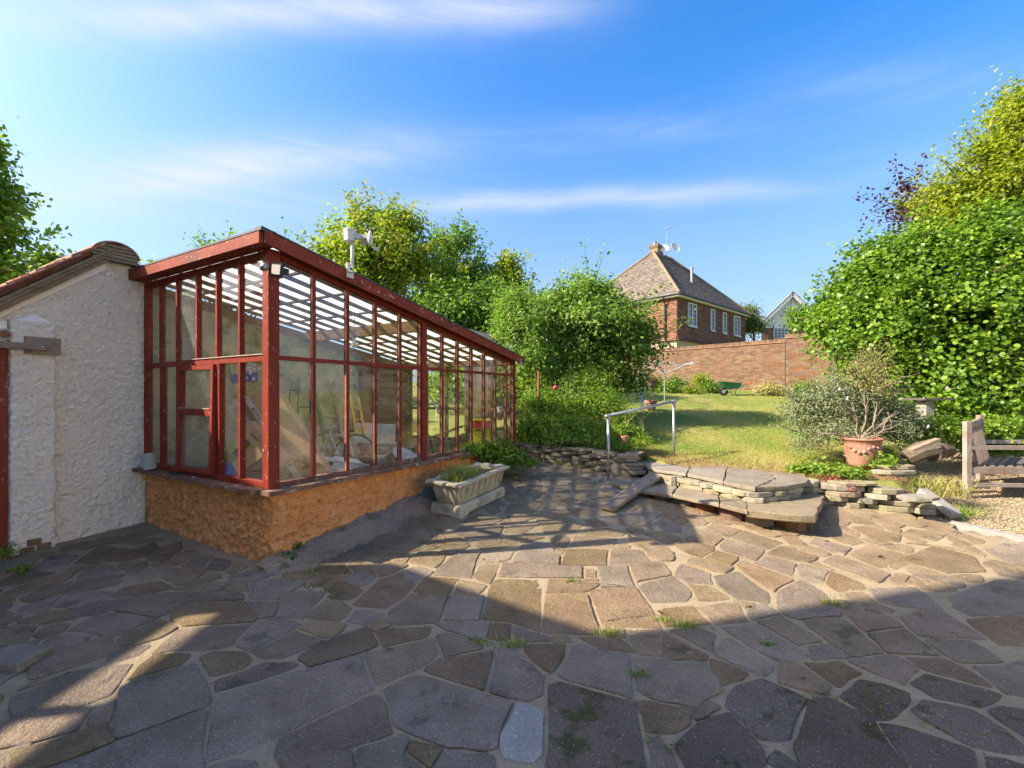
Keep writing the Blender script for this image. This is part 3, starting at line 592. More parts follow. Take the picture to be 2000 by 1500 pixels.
def fit(polys,reach=.09,joint=.0085):
    E=[];own=[]
    for k,p in enumerate(polys):
        for i in range(len(p)): E.append((*p[i],*p[(i+1)%len(p)])); own.append(k)
    E=np.array(E); own=np.array(own); out=[]
    for k,p in enumerate(polys):
        q=[]; n=len(p); fixed=[]
        cx,cy=cent(p); near=(own!=k)&(np.minimum(np.hypot(E[:,0]-cx,E[:,1]-cy),np.hypot(E[:,2]-cx,E[:,3]-cy))<1.3); e=E[near]
        for i in range(n):
            a,b,c=Vector(p[i-1]),Vector(p[i]),Vector(p[(i+1)%n]); u=(b-a).normalized(); v=(c-b).normalized()
            m=Vector((u.y,-u.x))+Vector((v.y,-v.x)); m=m.normalized() if m.length>.1 else Vector((u.y,-u.x))
            q.append((b,m,min(1.35,1/max(.6,m.dot(Vector((u.y,-u.x)))))))
            L=(c-b).length
            if L>.13:
                for t in ((.5,) if L<.3 else (.33,.67)): q.append((b.lerp(c,t),Vector((v.y,-v.x)),1))
        r=[]
        for (b,m,f) in q:
            if len(e):
                rx,ry=e[:,2]-e[:,0],e[:,3]-e[:,1]; den=m.x*ry-m.y*rx; den=np.where(abs(den)<1e-9,1e-9,den)
                t=((e[:,0]-b.x)*ry-(e[:,1]-b.y)*rx)/den; s_=((e[:,0]-b.x)*m.y-(e[:,1]-b.y)*m.x)/den
                ok=(t>0)&(t<reach)&(s_>=-.02)&(s_<=1.02); hit=t[ok].min() if ok.any() else None
            else: hit=None
            gr=max(0,hit/2-joint) if hit is not None else (.012 if b.y<4.5 else .004)
            r.append(gr)
        sm=[min(r[i],1.4*(r[i-1]+r[(i+1)%len(r)])/2+.006) for i in range(len(r))]
        r=[(b.x+m.x*gr,b.y+m.y*gr) for (b,m,f),gr in zip(q,sm)]
        out.append(r if area(r)>0 else p)
    return out
nT=len(traced); fitted=fit(traced+cells,.09,.0145); fitted=fit(fitted,.05,.0135)
traced,cells=fitted[:nT],[c for c in fitted[nT:] if all(on_patio(*q) for q in c)]
stones=sorted([(pxarea(p)*(1 if abs(cent(p)[0])<cent(p)[1]*1.2 and cent(p)[1]>1.6 else .1),p) for p in traced+cells],key=lambda t:-t[0])
rest=MB()
for k,(_,p) in enumerate(stones):
    vs,fs,c=stone_mesh(p,random.uniform(.004,.015))
    if k<300:
        px=1000+c.x/c.y*F; py=HZ+(H-g(*c))/c.y*F
        mt='paving_stone'
        if 970<px<1062 and 1380<py<1490: mt='pale_stone'
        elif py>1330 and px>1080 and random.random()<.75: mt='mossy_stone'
        o=mesh_obj('paving_stone',vs,fs,mt,None); o.parent=patio
        o.matrix_parent_inverse=patio.matrix_world.inverted()
        o.data.polygons.foreach_set('use_smooth',[False]*len(fs))
    else: rest.add(vs,fs,0)
o=rest.build('small_paving_stones','paving_stone',None); o.parent=patio; o['kind']='stuff'
print('stones',len(traced),len(cells))
# ---------------------------------------------------------------- greenhouse, in its own frame: x along the long side, y across, z up
CX,CY=-2.19,4.03; ANG=math.atan2(.867,.499)
LM=Matrix.Translation((CX,CY,0))@Matrix.Rotation(ANG,4,'Z')
LMi=LM.inverted()
def G(x,y,z): return LM@Vector((x,y,z))
GH=empty('greenhouse',(CX,CY,0),ANG,'long red timber greenhouse with clear panes standing on an orange rendered base wall','greenhouse')
L1,W1=4.5,2.48; ZS,ZT_,ZR0=.69,1.89,2.83; SL=.166   # sill, transom, pane top at corner, roof fall per metre
def zr(x): return ZR0-SL*x
def rough_strip(name,path,z0,z1,mat,parent,amp,sc,step=.022,depth=0):
    """displaced rendered wall face following path [(x,y)], outward normal to the right of travel"""
    P2=[]; 
    for i in range(len(path)-1):
        a,b=Vector(path[i]),Vector(path[i+1]); n=max(1,int((b-a).length/step)); d=(b-a).normalized(); nr=Vector((d.y,-d.x))
        for k in range(n if i<len(path)-2 else n+1): P2.append([a.lerp(b,k/n),nr])
    for i in range(1,len(P2)-1):
        if (P2[i-1][1]-P2[i][1]).length>.2: P2[i][1]=(P2[i-1][1]+P2[i][1]).normalized()
    V=[];n=len(P2)
    rows=None
    for p,nr in P2:
        t0=z0(p) if callable(z0) else z0; t1=z1(p) if callable(z1) else z1
        m=rows or max(2,int((t1-t0)/step)); rows=m
        for j in range(m+1):
            z=t0+(t1-t0)*j/m; q=Vector((p.x*sc,p.y*sc,z*sc))
            h=amp*(noise.fractal(q,.7,2.2,4)*.8+.35-abs(noise.noise(q*1.7))*.9)
            V.append((p.x+nr.x*h,p.y+nr.y*h,z))
    i=np.arange(n*(rows+1)).reshape(n,rows+1)
    Fc=np.stack([i[:-1,:-1].ravel(),i[1:,:-1].ravel(),i[1:,1:].ravel(),i[:-1,1:].ravel()],1)
    return mesh_obj(name,np.array(V),Fc,mat,parent,local=True,smooth=True)
rough_strip('base_wall',[(.02,W1+.02),(.015,.10),(.04,.03),(.10,.015),(L1,.02),(L1,W1)],-.25,.655,'orange_render',GH,.038,17,.013)
inner=MB(); inner.box((.1,.1,-.2),(L1-.1,.14,.66)); inner.box((.1,.14,-.2),(.14,W1,.66)); inner.box((L1-.14,.14,-.2),(L1-.1,W1,.66)); inner.build('inner_base','mossy_render',GH,True)
# coping under the sill
# sills
def lbar(name,p,q,w,h,mat,parent=GH,up=(0,0,1),**kw):
    return MB().bar(p,q,w,h,up).build(name,mat,parent,local=True,**kw)
lbar('sill',(-.075,-.035,.672),(L1+.1,-.035,.672),.17,.04,'sill_timber')
lbar('sill',(-.035,.052,.674),(-.035,W1+.02,.674),.17,.036,'sill_timber')
lbar('bottom_rail',(.055,.03,.712),(L1,.03,.712),.06,.045,'sill_timber')
lbar('bottom_rail',(.03,.062,.715),(.03,W1,.715),.07,.06,'red_paint')
# corner, middle and end posts
def post(x,y,w,d,top): return MB().box((x-w/2,y-d/2,.692),(x+w/2,y+d/2,top)).build('post','red_paint',GH,True)
post(.03,.025,.105,.09,2.86); post(2.08,.03,.095,.09,zr(2.08)+.03); post(L1-.03,.03,.07,.07,zr(4.5)+.03); post(.03,W1-.03,.07,.06,2.84)
# transoms
MB().box((.10,.005,ZT_-.022),(L1-.06,.055,ZT_+.018)).build('transom','red_paint',GH,True)
MB().box((.0,.085,ZT_-.036),(.05,W1-.06,ZT_+.022)).build('transom','red_paint',GH,True)
MB().box((-.012,.09,ZT_+.023),(.03,W1*.62,ZT_+.031)).build('transom_edge','putty_white',GH,True)
# top plates, fascias, roof edge
def slopebox(name,x0,x1,y0,y1,dz0,dz1,mat,parent=GH,**kw):
    m=MB(); m.add([(x0,y0,zr(x0)+dz0),(x1,y0,zr(x1)+dz0),(x1,y1,zr(x1)+dz0),(x0,y1,zr(x0)+dz0),(x0,y0,zr(x0)+dz1),(x1,y0,zr(x1)+dz1),(x1,y1,zr(x1)+dz1),(x0,y1,zr(x0)+dz1)],
        [(0,3,2,1),(4,5,6,7),(0,1,5,4),(1,2,6,5),(2,3,7,6),(3,0,4,7)]); return m.build(name,mat,parent,True,**kw)
slopebox('top_plate',.1,L1,.0,.06,-.01,.06,'red_paint')
MB().box((.0,.085,2.80),(.05,W1-.0,2.86)).build('top_plate','red_paint',GH,True)
slopebox('fascia',-.12,L1+.1,-.125,-.095,.012,.128,'red_fascia')
MB().box((-.15,-.092,2.862),(-.12,W1+.12,2.962)).build('fascia','red_fascia',GH,True)
MB().box((-.118,-.09,2.862),(.0,W1+.1,2.874)).build('soffit','red_fascia',GH,True)
slopebox('soffit',-.0,L1+.08,-.09,-.002,.06,.072,'red_fascia')
slopebox('roof_edging',-.15,L1+.12,-.13,-.02,.131,.146,'dark_roofing')
MB().box((-.155,-.13,2.966),(-.02,W1+.12,2.985)).build('roof_edging','dark_roofing',GH,True)
# glazing bars of the long side
mx=[.10,.463,.872,1.265,1.66,2.08,2.48,2.83,3.18,3.53,3.865,4.206,L1-.05]
for i,x in enumerate(mx[1:-1],1):
    if i==5: continue
    MB().box((x-.0155,.0,.734),(x+.0155,.05,ZT_-.024)).build('glazing_bar','red_paint',GH,True)
    MB().box((x-.0155,.0,ZT_+.020),(x+.0155,.05,zr(x)-.012)).build('glazing_bar','red_paint',GH,True)
for i in range(12):
    a,b=mx[i]+.0155,mx[i+1]-.0155
    if i in (4,): b-=.045
    if i==5: a+=.045
    MB().add([(a,.028,.734),(b,.028,.734),(b,.028,ZT_-.024),(a,.028,ZT_-.024)],[(0,1,2,3)]).build('pane','dirty_glass' if i%3==0 else 'pane_glass',GH,True)
    MB().add([(a,.028,ZT_+.02),(b,.028,ZT_+.02),(b,.028,zr(b)-.012),(a,.028,zr(a)-.012)],[(0,1,2,3)]).build('pane','pane_glass',GH,True)
    for xx in (b-.007,): MB().box((xx,.006,.736),(xx+.0065,.026,ZT_-.026)).build('lit_bead','lit_putty',GH,True); MB().add([(xx,.006,ZT_+.022),(xx+.0065,.006,ZT_+.022),(xx+.0065,.026,ZT_+.022),(xx,.026,ZT_+.022),(xx,.006,zr(xx)-.014),(xx+.0065,.006,zr(xx)-.014),(xx+.0065,.026,zr(xx)-.014),(xx,.026,zr(xx)-.014)],[(0,3,2,1),(4,5,6,7),(0,1,5,4),(1,2,6,5),(2,3,7,6),(3,0,4,7)]).build('lit_bead','lit_putty',GH,True)  # bead in a paler pink paints the lit left face of each bar
# short front side
my=[.09,.493,.897,1.287,1.71,2.09,W1-.06]
for y in my[1:-1]: MB().box((.0,y-.0145,ZT_+.024),(.05,y+.0145,2.798)).build('glazing_bar','red_paint',GH,True)
for i in range(6):
    a,b=my[i]+.017,my[i+1]-.017; mt='ripple_glass' if i==3 else 'dirty_glass' if i in(4,5) else 'pane_glass'
    MB().add([(.028,a,ZT_+.024),(.028,b,ZT_+.024),(.028,b,2.798),(.028,a,2.798)],[(3,2,1,0)]).build('pane',mt,GH,True)
for y,wd in ((.48,.017),(.86,.03),(1.66,.045),(2.06,.02)): MB().box((-.005,y-wd,.748),(.05,y+wd,ZT_-.038)).build('glazing_bar','red_paint',GH,True)
for a,b,mt in ((.10,.463,'pane_glass'),(.497,.83,'pane_glass'),(1.705,2.04,'dirty_glass'),(2.08,W1-.06,'dirty_glass')):
    MB().add([(.028,a,.748),(.028,b,.748),(.028,b,ZT_-.038),(.028,a,ZT_-.038)],[(3,2,1,0)]).build('pane',mt,GH,True)
# casement in two panes, its foot pushed out a little
def cz(z,x): return (x-(ZT_-.04-z)*.022,z)
cs=MB()
def cb(y0,y1,z0,z1):
    vs=[]
    for z in (z0,z1):
        for (x,y) in ((-.03,y0),(.02,y0),(.02,y1),(-.03,y1)): vs.append((cz(z,x)[0],y,z))
    cs.add(vs,[(0,3,2,1),(4,5,6,7),(0,1,5,4),(1,2,6,5),(2,3,7,6),(3,0,4,7)])
cb(.895,.935,.79,ZT_-.09); cb(1.57,1.61,.79,ZT_-.09); cb(.895,1.61,ZT_-.088,ZT_-.042); cb(.937,1.568,1.33,1.40); cb(.895,1.61,.75,.788)
cas=cs.build('casement','red_paint',GH,True)
for z0,z1,mt in ((.79,1.33,'ripple_glass'),(1.402,ZT_-.09,'dirty_glass')):
    MB().add([(cz(z0,0)[0],.937,z0),(cz(z0,0)[0],1.568,z0),(cz(z1,0)[0],1.568,z1),(cz(z1,0)[0],.937,z1)],[(3,2,1,0)]).build('casement_pane',mt,cas,True)
MB().box((-.045,.937,1.401),(-.02,1.568,1.408)).build('putty_line','putty_white',cas,True)
# far end glazing
for y in (.5,1.0,1.5,2.0,2.42): MB().box((L1-.07,y-.03,.66),(L1-.02,y+.03,zr(L1)-.02)).build('end_stud','roof_timber',GH,True)
MB().box((L1-.075,.07,1.25),(L1-.015,W1,1.30)).build('end_rail','roof_timber',GH,True)
MB().box((L1-.075,.07,.66),(L1-.015,W1,.72)).build('end_rail','roof_timber',GH,True)
slopebox('end_plate',L1-.08,L1,.06,W1,-.02,.08,'roof_timber')
for a,b in ((.06,.47),(.53,.97),(1.03,1.47),(1.53,1.97),(2.03,2.39)):
    MB().add([(L1-.04,a,.72),(L1-.04,b,.72),(L1-.04,b,zr(L1)-.02),(L1-.04,a,zr(L1)-.02)],[(0,1,2,3)]).build('end_pane','pane_glass',GH,True)
# roof: rafters down the slope, battens, beam, corrugated sheets
for k in range(8):
    y=.24+k*.30; slopebox('rafter',.05,L1-.02,y-.022,y+.022,.038,.075,'roof_timber')
for x in (.55,1.15,1.75,2.4,3.0,3.6,4.15):
    slopebox('batten',x-.02,x+.02,.06,W1,.077,.094,'roof_timber')
MB().box((2.03,.08,zr(2.08)-.11),(2.12,W1,zr(2.08)+.033)).build('tie_beam','roof_timber',GH,True)
slopebox('wall_plate',.05,L1,W1-.05,W1,-.08,.03,'roof_timber')
for s_ in range(5):
    y0=-.10+s_*.53; ny=48; V=[];
    for i,x in enumerate((-.13,1.4,2.9,L1+.1)):
        for j in range(ny+1):
            y=y0+.56*j/ny; V.append((x,y,zr(x)+.112+.012*math.sin(2*math.pi*y/.073)+.003*(s_%2)))
    ii=np.arange(4*(ny+1)).reshape(4,ny+1)
    Fc=np.stack([ii[:-1,:-1].ravel(),ii[1:,:-1].ravel(),ii[1:,1:].ravel(),ii[:-1,1:].ravel()],1)
    mesh_obj('roof_sheet',np.array(V),Fc,'roof_sheet',GH,local=True,smooth=True)
# back wall of mossy render, boards beyond, floor
rough_strip('back_wall',[(0.0,W1-.02),(3.25,W1-.02)],0.0,lambda p:zr(p.x)-.085,'mossy_render',GH,.012,9,.04)
for k in range(17):
    z=.05+k*.125
    if z+.12<zr(4.4)+.08: lbar('wall_board',(3.27,W1-.03,z+.06),(4.42,W1-.03,z+.06),.025,.118,'brick',up=(0,.15,1))
MB().box((3.27,W1-.012,0),(4.42,W1-.006,zr(4.42)+.02)).build('board_backing','roof_timber',GH,True)
MB().box((3.15,W1-.14,0),(3.3,W1-.03,zr(3.3)-.09)).build('wall_post','roof_timber',GH,True)
MB().box((.1,.14,-.1),(L1-.15,W1,.10)).build('greenhouse_floor','concrete_floor',GH,True)
# ---------------------------------------------------------------- outbuilding
OB=empty('outbuilding',tuple(G(-.6,W1,0)),ANG,'white textured render outbuilding with clay tiled gable roof beside the greenhouse','outbuilding')
OX=-.6
def O(x,y,z): return Vector((x-OX,y-W1,z))
def ztop(s): return 3.10-.86*(s-.3) if s>.3 else 3.03+.07*s/.3
# rendered gable in strips so that its apex is sharp
def ob_strip(name,x0,x1,off,z0,ztf,mat,amp,sc=10,step=.02):
    def zf(p): return ztf(-(p.x+OX))
    return rough_strip(name,[(x0-OX,-off),(x1-OX,-off)],z0,zf,mat,OB,amp,sc,step)
ob_strip('gable_render',-.78,.005,.0,-.12,lambda s:ztop(s)-.02,'white_render',.018,24,.012)
ob_strip('gable_render',-1.30,-.78,.0,-.12,lambda s:ztop(s)-.02,'white_render',.018,24,.012)
# pier in front
def pier_top(s): return 2.22+.03*math.sin(s*9)
rough_strip('pier',[(-1.09-OX,0.0),(-1.085-OX,-.085),(-.785-OX,-.09),(-.775-OX,0)],-.12,lambda p:2.27-.5*abs(p.x+.335)*0,'white_render',OB,.018,24,.012)
MB().add([O(-1.09,W1,2.255),O(-1.085,W1-.085,2.25),O(-.785,W1-.09,2.25),O(-.775,W1,2.255),O(-.9,W1,2.36)],[(0,1,4),(1,2,4),(2,3,4)]).build('pier_cap','smooth_render',OB,True)
# smooth board under the verge
vb=MB(); 
vb.add([O(-.36,W1-.022,3.03),O(-.36,W1-.022,2.93),O(-1.08,W1-.022,2.34),O(-1.3,W1-.022,2.12),O(-1.3,W1-.022,2.25),O(-.36,W1-.01,3.03),O(-.36,W1-.01,2.93),O(-1.08,W1-.01,2.34),O(-1.3,W1-.01,2.12),O(-1.3,W1-.01,2.25)],
    [(0,4,3,2,1),(0,1,6,5),(1,2,7,6),(2,3,8,7)]); vb.build('verge_band','smooth_render',OB,True)
# solid body behind
bd=MB(); bd.prism([O(-1.3,W1+.03,0).xy,O(-.02,W1+.03,0).xy,O(-.02,W1+3.2,0).xy,O(-1.3,W1+3.2,0).xy],-.2,[2.1,2.9,2.9,2.1]); bd.build('body','house_wall',OB,True)
MB().prism([O(-4.2,W1+.20,0).xy,O(-1.3,W1+.20,0).xy,O(-1.3,W1+3.2,0).xy,O(-4.2,W1+3.2,0).xy],-.2,[.2,2.05,2.05,.2]).build('body','house_wall',OB,True)
# broken render at the foot of the pier showing brick
for k,(x,z) in enumerate(((-.98,.02),(-.93,.09),(-.86,.03),(-1.03,-.05))):
    MB().box(O(x-.05,W1-.115,z-.03),O(x+.045,W1-.09,z+.03)).build('exposed_brick','brick',OB,True)
# door left of the pier
MB().box(O(-1.22,W1-.05,-.1),O(-1.10,W1+.05,2.05)).build('door_frame','red_paint',OB,True)
dr=MB().box(O(-2.05,W1-.01,-.1),O(-1.23,W1+.03,2.0)).build('door','door_varnish',OB,True)
MB().box(O(-2.2,W1-.03,2.05),O(-1.1,W1+.12,2.25)).build('lintel','smooth_render',OB,True)
# verge undercloak and clay tiles
rk=Vector((-.837,0,-.72)).normalized(); upn=Vector((-.72,0,.837)).normalized()*1
upn=Vector((-.652,0,.758))
base=Vector((-.3-OX,0,3.10))
def R(d,y,h): return base+rk*d+upn*h+Vector((0,y,0))
vg=MB()
for (y0,y1,h0,h1) in ((-.10,3.2,-.03,.015),(-.125,.4,.018,.045),(-.14,.3,.048,.072)):
    vs=[R(-.02,y0,h0),R(2.4,y0,h0),R(2.4,y1,h0),R(-.02,y1,h0),R(-.02,y0,h1),R(2.4,y0,h1),R(2.4,y1,h1),R(-.02,y1,h1)]
    vg.add(vs,[(0,3,2,1),(4,5,6,7),(0,1,5,4),(1,2,6,5),(2,3,7,6),(3,0,4,7)])
vg.build('verge_board','verge_timber',OB,True)
tile=None
def tile_mesh():
    m=MB(); n=8; vs=[];L=.33
    for d in (0,L):
        for th in (0,.018):
            for j in range(n+1):
                y=-.13+.26*j/n; h=.03*math.cos(2*math.pi*j/n*1.0)+.02
                vs.append((d, y, h+th+(0.02 if d==L else 0)))
    def q(d,t,j): return d*2*(n+1)+t*(n+1)+j
    fs=[]
    for j in range(n):
        fs+= [(q(0,1,j),q(1,1,j),q(1,1,j+1),q(0,1,j+1)),(q(0,0,j),q(0,0,j+1),q(1,0,j+1),q(1,0,j)),(q(1,0,j),q(1,0,j+1),q(1,1,j+1),q(1,1,j)),(q(0,0,j+1),q(0,0,j),q(0,1,j),q(0,1,j+1))]
    for j in (0,n): fs.append((q(0,0,j),q(0,1,j),q(1,1,j),q(1,0,j)))
    me=bpy.data.meshes.new('clay_tile'); me.from_pydata(vs,[],fs); me.materials.append(M['clay_tile']); return me
tm=tile_mesh()
for c in range(8):
    for r_ in range(9):
        o=bpy.data.objects.new('clay_tile',tm); COL.objects.link(o); o.parent=OB
        p=R(.02+c*.27,-.02+r_*.25+random.uniform(-.01,.01),.072)
        rot=Matrix((rk,(0,1,0),upn)).transposed().to_4x4()
        o.matrix_local=Matrix.Translation(p)@rot@Matrix.Rotation(random.uniform(-.03,.03),4,'Y')
# right slope and flashing, ridge tiles
rr=MB(); rr.add([O(-.3,W1-.1,3.14),O(.02,W1-.1,3.00),O(.02,W1+3,3.00),O(-.3,W1+3,3.14),O(-.3,W1-.1,3.10),O(.02,W1-.1,2.97),O(.02,W1+3,2.97),O(-.3,W1+3,3.10)],[(0,1,2,3),(4,7,6,5),(0,4,5,1),(1,5,6,2)]); rr.build('flashing','dark_roofing',OB,True)
for k in range(4):
    m=MB(); n=12; y0=-.13+k*.45; y1=y0+.46; vs=[]; ra=.225-.004*(k%2)
    for y in (y0,y1):
        for rad in (ra,ra-.022):
            for j in range(n+1):
                a=math.pi*(.06+.88*j/n); vs.append(O(-.3,W1+y,3.05)+Vector((rad*math.cos(a),0,rad*math.sin(a)*.85)))
    def q(i,t,j): return i*2*(n+1)+t*(n+1)+j
    fs=[]
    for j in range(n): fs+=[(q(0,0,j),q(0,0,j+1),q(1,0,j+1),q(1,0,j)),(q(0,0,j),q(0,1,j),q(0,1,j+1),q(0,0,j+1)),(q(1,0,j+1),q(1,1,j+1),q(1,1,j),q(1,0,j)),(q(0,1,j+1),q(0,1,j),q(1,1,j),q(1,1,j+1))]
    m.add(vs,fs); m.build('ridge_tile','clay_tile',OB,True)
for k in range(5):
    zz=3.02+k*.038; wd=math.sqrt(max(.0,.20**2-((zz-3.05)/.85)**2)); MB().box(O(-.3-wd,W1-.118,zz),O(-.3+wd,W1-.05,zz+.030)).build('ridge_filler','verge_timber',OB,True)
# timber bracket and its arm
BR=empty('timber_bracket',tuple(G(-.88,W1-.10,2.03)),ANG,'weathered square timber plate with bolted arm fixed to the white pier','bracket')
MB().box((-.12,-.035,-.085),(.13,-.0,.085)).build('plate','old_timber',BR,True)
MB().box((-.62,-.085,-.045),(.03,-.04,.015)).build('arm','old_timber',BR,True)
MB().lathe((-.015,-.088,-.015),[(.011,-.004),(.011,.004),(.004,.006)],8,(0,-1,0)).build('bolt','galvanised',BR,True)
RB=empty('coiled_strap',tuple(G(-1.13,W1-.05,2.12)),ANG,'round coil of grey strap at the left edge above the timber arm','strap coil')
m=MB(); m.tube([(.045*math.cos(a),-.05,.045*math.sin(a)) for a in np.linspace(0,2*math.pi,17)],.009,6,False); m.build('coil','grey_metal',RB,True)
m=MB(); m.lathe((0,-.03,0),[(.035,-.03),(.035,.03)],12,(0,1,0)); m.build('reel','rust',RB,True)
# ---------------------------------------------------------------- unseen main house that throws the shade, left of and behind the viewer
MH=empty('main_house',(-9,-3,0),0,'tall main house beside the patio whose shadow falls across the paving','house')
hb=MB()
# wall facing the patio stands on x=-7; its outline is shaped to the shadow edge on the paving
def wall_poly(pts,x0,x1,m): 
    n=len(pts); m.add([(x0,y,z) for y,z in pts]+[(x1,y+(x1-x0)*.18,z) for y,z in pts],[tuple(range(n)),tuple(range(2*n-1,n-1,-1))]+[(i,n+i,n+(i+1)%n,(i+1)%n) for i in range(n)])
wall_poly([(-14,-.1),(.45,-.1),(.45,4.9),(1.46,5.55),(1.80,8.6),(-4,12.5),(-14,8.6)],-7.0,-7.3,hb)
hb2=MB(); hb2.box((-11,-14,-.1),(-7.31,-.6,8.6)); hb2.build('rear_wing','house_wall',MH)
hb.build('walls','house_wall',MH)
hw=MB(); wall_poly([(.455,-.1),(3.1,-.1),(3.1,3.42),(.455,3.42)],-7.0,-9.5,hw); wall_poly([(2.25,3.42),(3.1,3.42),(3.1,3.80),(2.25,3.80)],-7.0,-7.3,hw)  # open slot shaped to let a strip of sun onto the paving
wall_poly([(.455,3.80),(3.1,3.80),(3.0,4.30),(1.46,5.54),(.455,4.89)],-7.0,-7.3,hw); wall_poly([(1.25,3.42),(1.35,3.42),(1.35,3.80),(1.25,3.80)],-7.0,-7.1,hw)
wall_poly([(3.101,-.1),(5.4,-.1),(5.4,2.6),(3.101,4.2)],-7.0,-9.5,hw)
hw.build('side_wing','house_wall',MH)

NH=empty('light_bounce_house',(10.5,-5,0),0,'unseen cream rendered house added right of the patio to bounce sunlight onto shaded walls','house')  # out of view, added only to bounce sun back onto the shaded walls
MB().box((10.5,-13,-.1),(17,1.0,6.2)).build('walls','cream_render',NH)
nr=MB(); nr.add([(10.1,-13.4,6.2),(17.4,-13.4,6.2),(17.4,1.4,6.2),(10.1,1.4,6.2),(13.75,-9.7,9.2),(13.75,-2.3,9.2)],[(0,3,5,4),(1,4,5,2),(0,4,1),(3,2,5),(0,1,2,3)]); nr.build('roof','roof_tile',NH)
# ---------------------------------------------------------------- concrete fillet and small footing stones along the greenhouse
m=MB(); n=60; vs=[];
for i in range(n+1):
    x=-.12+i*(3.6/n); wd=.34-.05*math.sin(i*.5)-.12*(1-min(1,i/12)); 
    for j,(yy,h) in enumerate(((.02,.15+.02*math.sin(i*.7)),(-.10,.115),(-wd*.75,.03),(-wd,.0))):
        p=G(x,yy,0); z=g(p.x,p.y)+h*min(1,.4+i/25)+random.uniform(-.006,.006); vs.append((p.x,p.y,z))
fs=[(i*4+j,i*4+j+1,(i+1)*4+j+1,(i+1)*4+j) for i in range(n) for j in range(3)]
m.add(vs,[f[::-1] for f in fs]); tag(m.build('mortar_fillet','fillet_mortar'),kind='structure')

# ---------------------------------------------------------------- retaining wall of dry stone
def stone_run(root,pts,z0f,z1f,mat,Lr,Hr,D,back=(0,0),j=.16,name='wall_stone',proud=.02,top_only=False):
    """courses of stones along a polyline"""
    P2=[Vector((p[0],p[1])) for p in pts]; seg=[(P2[i+1]-P2[i]).length for i in range(len(P2)-1)]; T=sum(seg)
    def at(d):
        d=max(0,min(T-1e-4,d))
        for i,s in enumerate(seg):
            if d<=s: return P2[i].lerp(P2[i+1],d/s),(P2[i+1]-P2[i]).normalized()
            d-=s
        return P2[-1],(P2[-1]-P2[-2]).normalized()
    z=0; row=0
    while row<12:
        h=random.uniform(*Hr); d=-random.uniform(0,.15); done=True
        while d<T:
            L=random.uniform(*Lr); p,dr=at(d+L/2); nr=Vector((dr.y,-dr.x))
            zb=z0f(p.x,p.y)+z
            if zb<z1f(p.x,p.y)-.012:
                hh=min(h,max(.03,z1f(p.x,p.y)-zb+.015)); done=False
                m=MB(); c=p-nr*(D/2-random.uniform(-proud,proud)-.012*row)
                c=Vector((c.x,c.y)) - nr*.0
                rock(m,(c.x,c.y,zb),dr,L*.985,D,hh*.97,j,random.uniform(-.03,.03)); m.build(name,mat,root)
            d+=L+.006
        z+=h+.003; row+=1
        if done: break
RW=empty('retaining_wall',(.7,7.7,.3),0,'low dry stone wall of dark weathered slabs beyond the far end of the greenhouse','stone wall')
m=MB(); pl=[(.02,8.1),(.35,7.9),(.8,7.45),(1.28,7.02),(1.5,6.95),(1.85,7.35)]
wp=[(GP(1022,897).xy),GP(1085,905).xy,GP(1150,918).xy,GP(1195,928).xy,GP(1232,934).xy,GP(1246,922).xy]
for a,b in zip(wp[:-1],wp[1:]):
    d=(b-a).normalized(); nn=Vector((-d.y,d.x))*.2
    m.bar((a.x+nn.x,a.y+nn.y,.28),(b.x+nn.x,b.y+nn.y,.28),.22,.58)
m.build('core','slate_stone',RW)
stone_run(RW,[tuple(p) for p in wp],g,lambda x,y:.66-.03*(x-.2),'slate_stone',(.2,.5),(.04,.07),.26,j=.07)

# ---------------------------------------------------------------- garden steps: two treads on small stones
ST=empty('garden_steps',(2.4,6.0,.2),0,'two wide weathered stone steps with thick uneven slab treads leading up to the lawn','steps')
def slab_px(pts,z,th,mat,name='tread_slab',rough=.010):
    q=[PZ(px,py,z) for px,py in pts]; out=[]
    if area([(v.x,v.y) for v in q])<0: q=q[::-1]
    for i in range(len(q)):
        a,b=q[i],q[(i+1)%len(q)]; L=(b-a).length; n=max(1,int(L/.09))
        for k in range(n):
            c=a.lerp(b,k/n); out.append((c.x+random.uniform(-rough,rough),c.y+random.uniform(-rough,rough)))
    cx,cy=cent(out); m=MB(); n=len(out); vs=[]
    for sh,zz in ((.94,z-th),(1.0,z-th*.75),(1.0,z-.012),(.985,z),(.55,z+.002)):
        for (x,y) in out: vs.append((cx+(x-cx)*sh if sh<.97 and sh>.6 else cx+(x-cx)*(sh),cy+(y-cy)*sh,zz+random.uniform(-.003,.003)))
    fs=[tuple(range(n-1,-1,-1)),tuple(range(4*n,5*n))]
    for i in range(4):
        for k in range(n): a=i*n+k;b=i*n+(k+1)%n; fs.append((a,b,b+n,a+n))
    return m.add(vs,fs).build(name,mat,ST)
ZL_,ZU=.275,.455
slab_px([(1172,938),(1212,924),(1246,914),(1290,925),(1330,938),(1312,966),(1240,955)],ZL_,.06,'step_slab')
slab_px([(1314,966),(1332,938),(1400,950),(1405,984),(1340,972)],ZL_,.05,'step_slab')
slab_px([(1407,984),(1402,950),(1455,955),(1458,996)],ZL_,.058,'step_slab')
slab_px([(1460,996),(1457,955),(1540,960),(1611,966),(1592,1007),(1540,1004)],ZL_,.10,'step_slab')
slab_px([(1240,901),(1247,893),(1300,894),(1355,900),(1340,925),(1280,917)],ZU,.05,'step_slab')
slab_px([(1342,925),(1357,900),(1420,911),(1412,940),(1378,932)],ZU,.058,'step_slab')
slab_px([(1414,940),(1422,911),(1500,920),(1516,934),(1475,952),(1440,946)],ZU,.058,'step_slab')
slab_px([(1477,952),(1518,934),(1502,920),(1560,926),(1579,935),(1576,942),(1540,949)],ZU,.06,'step_slab')
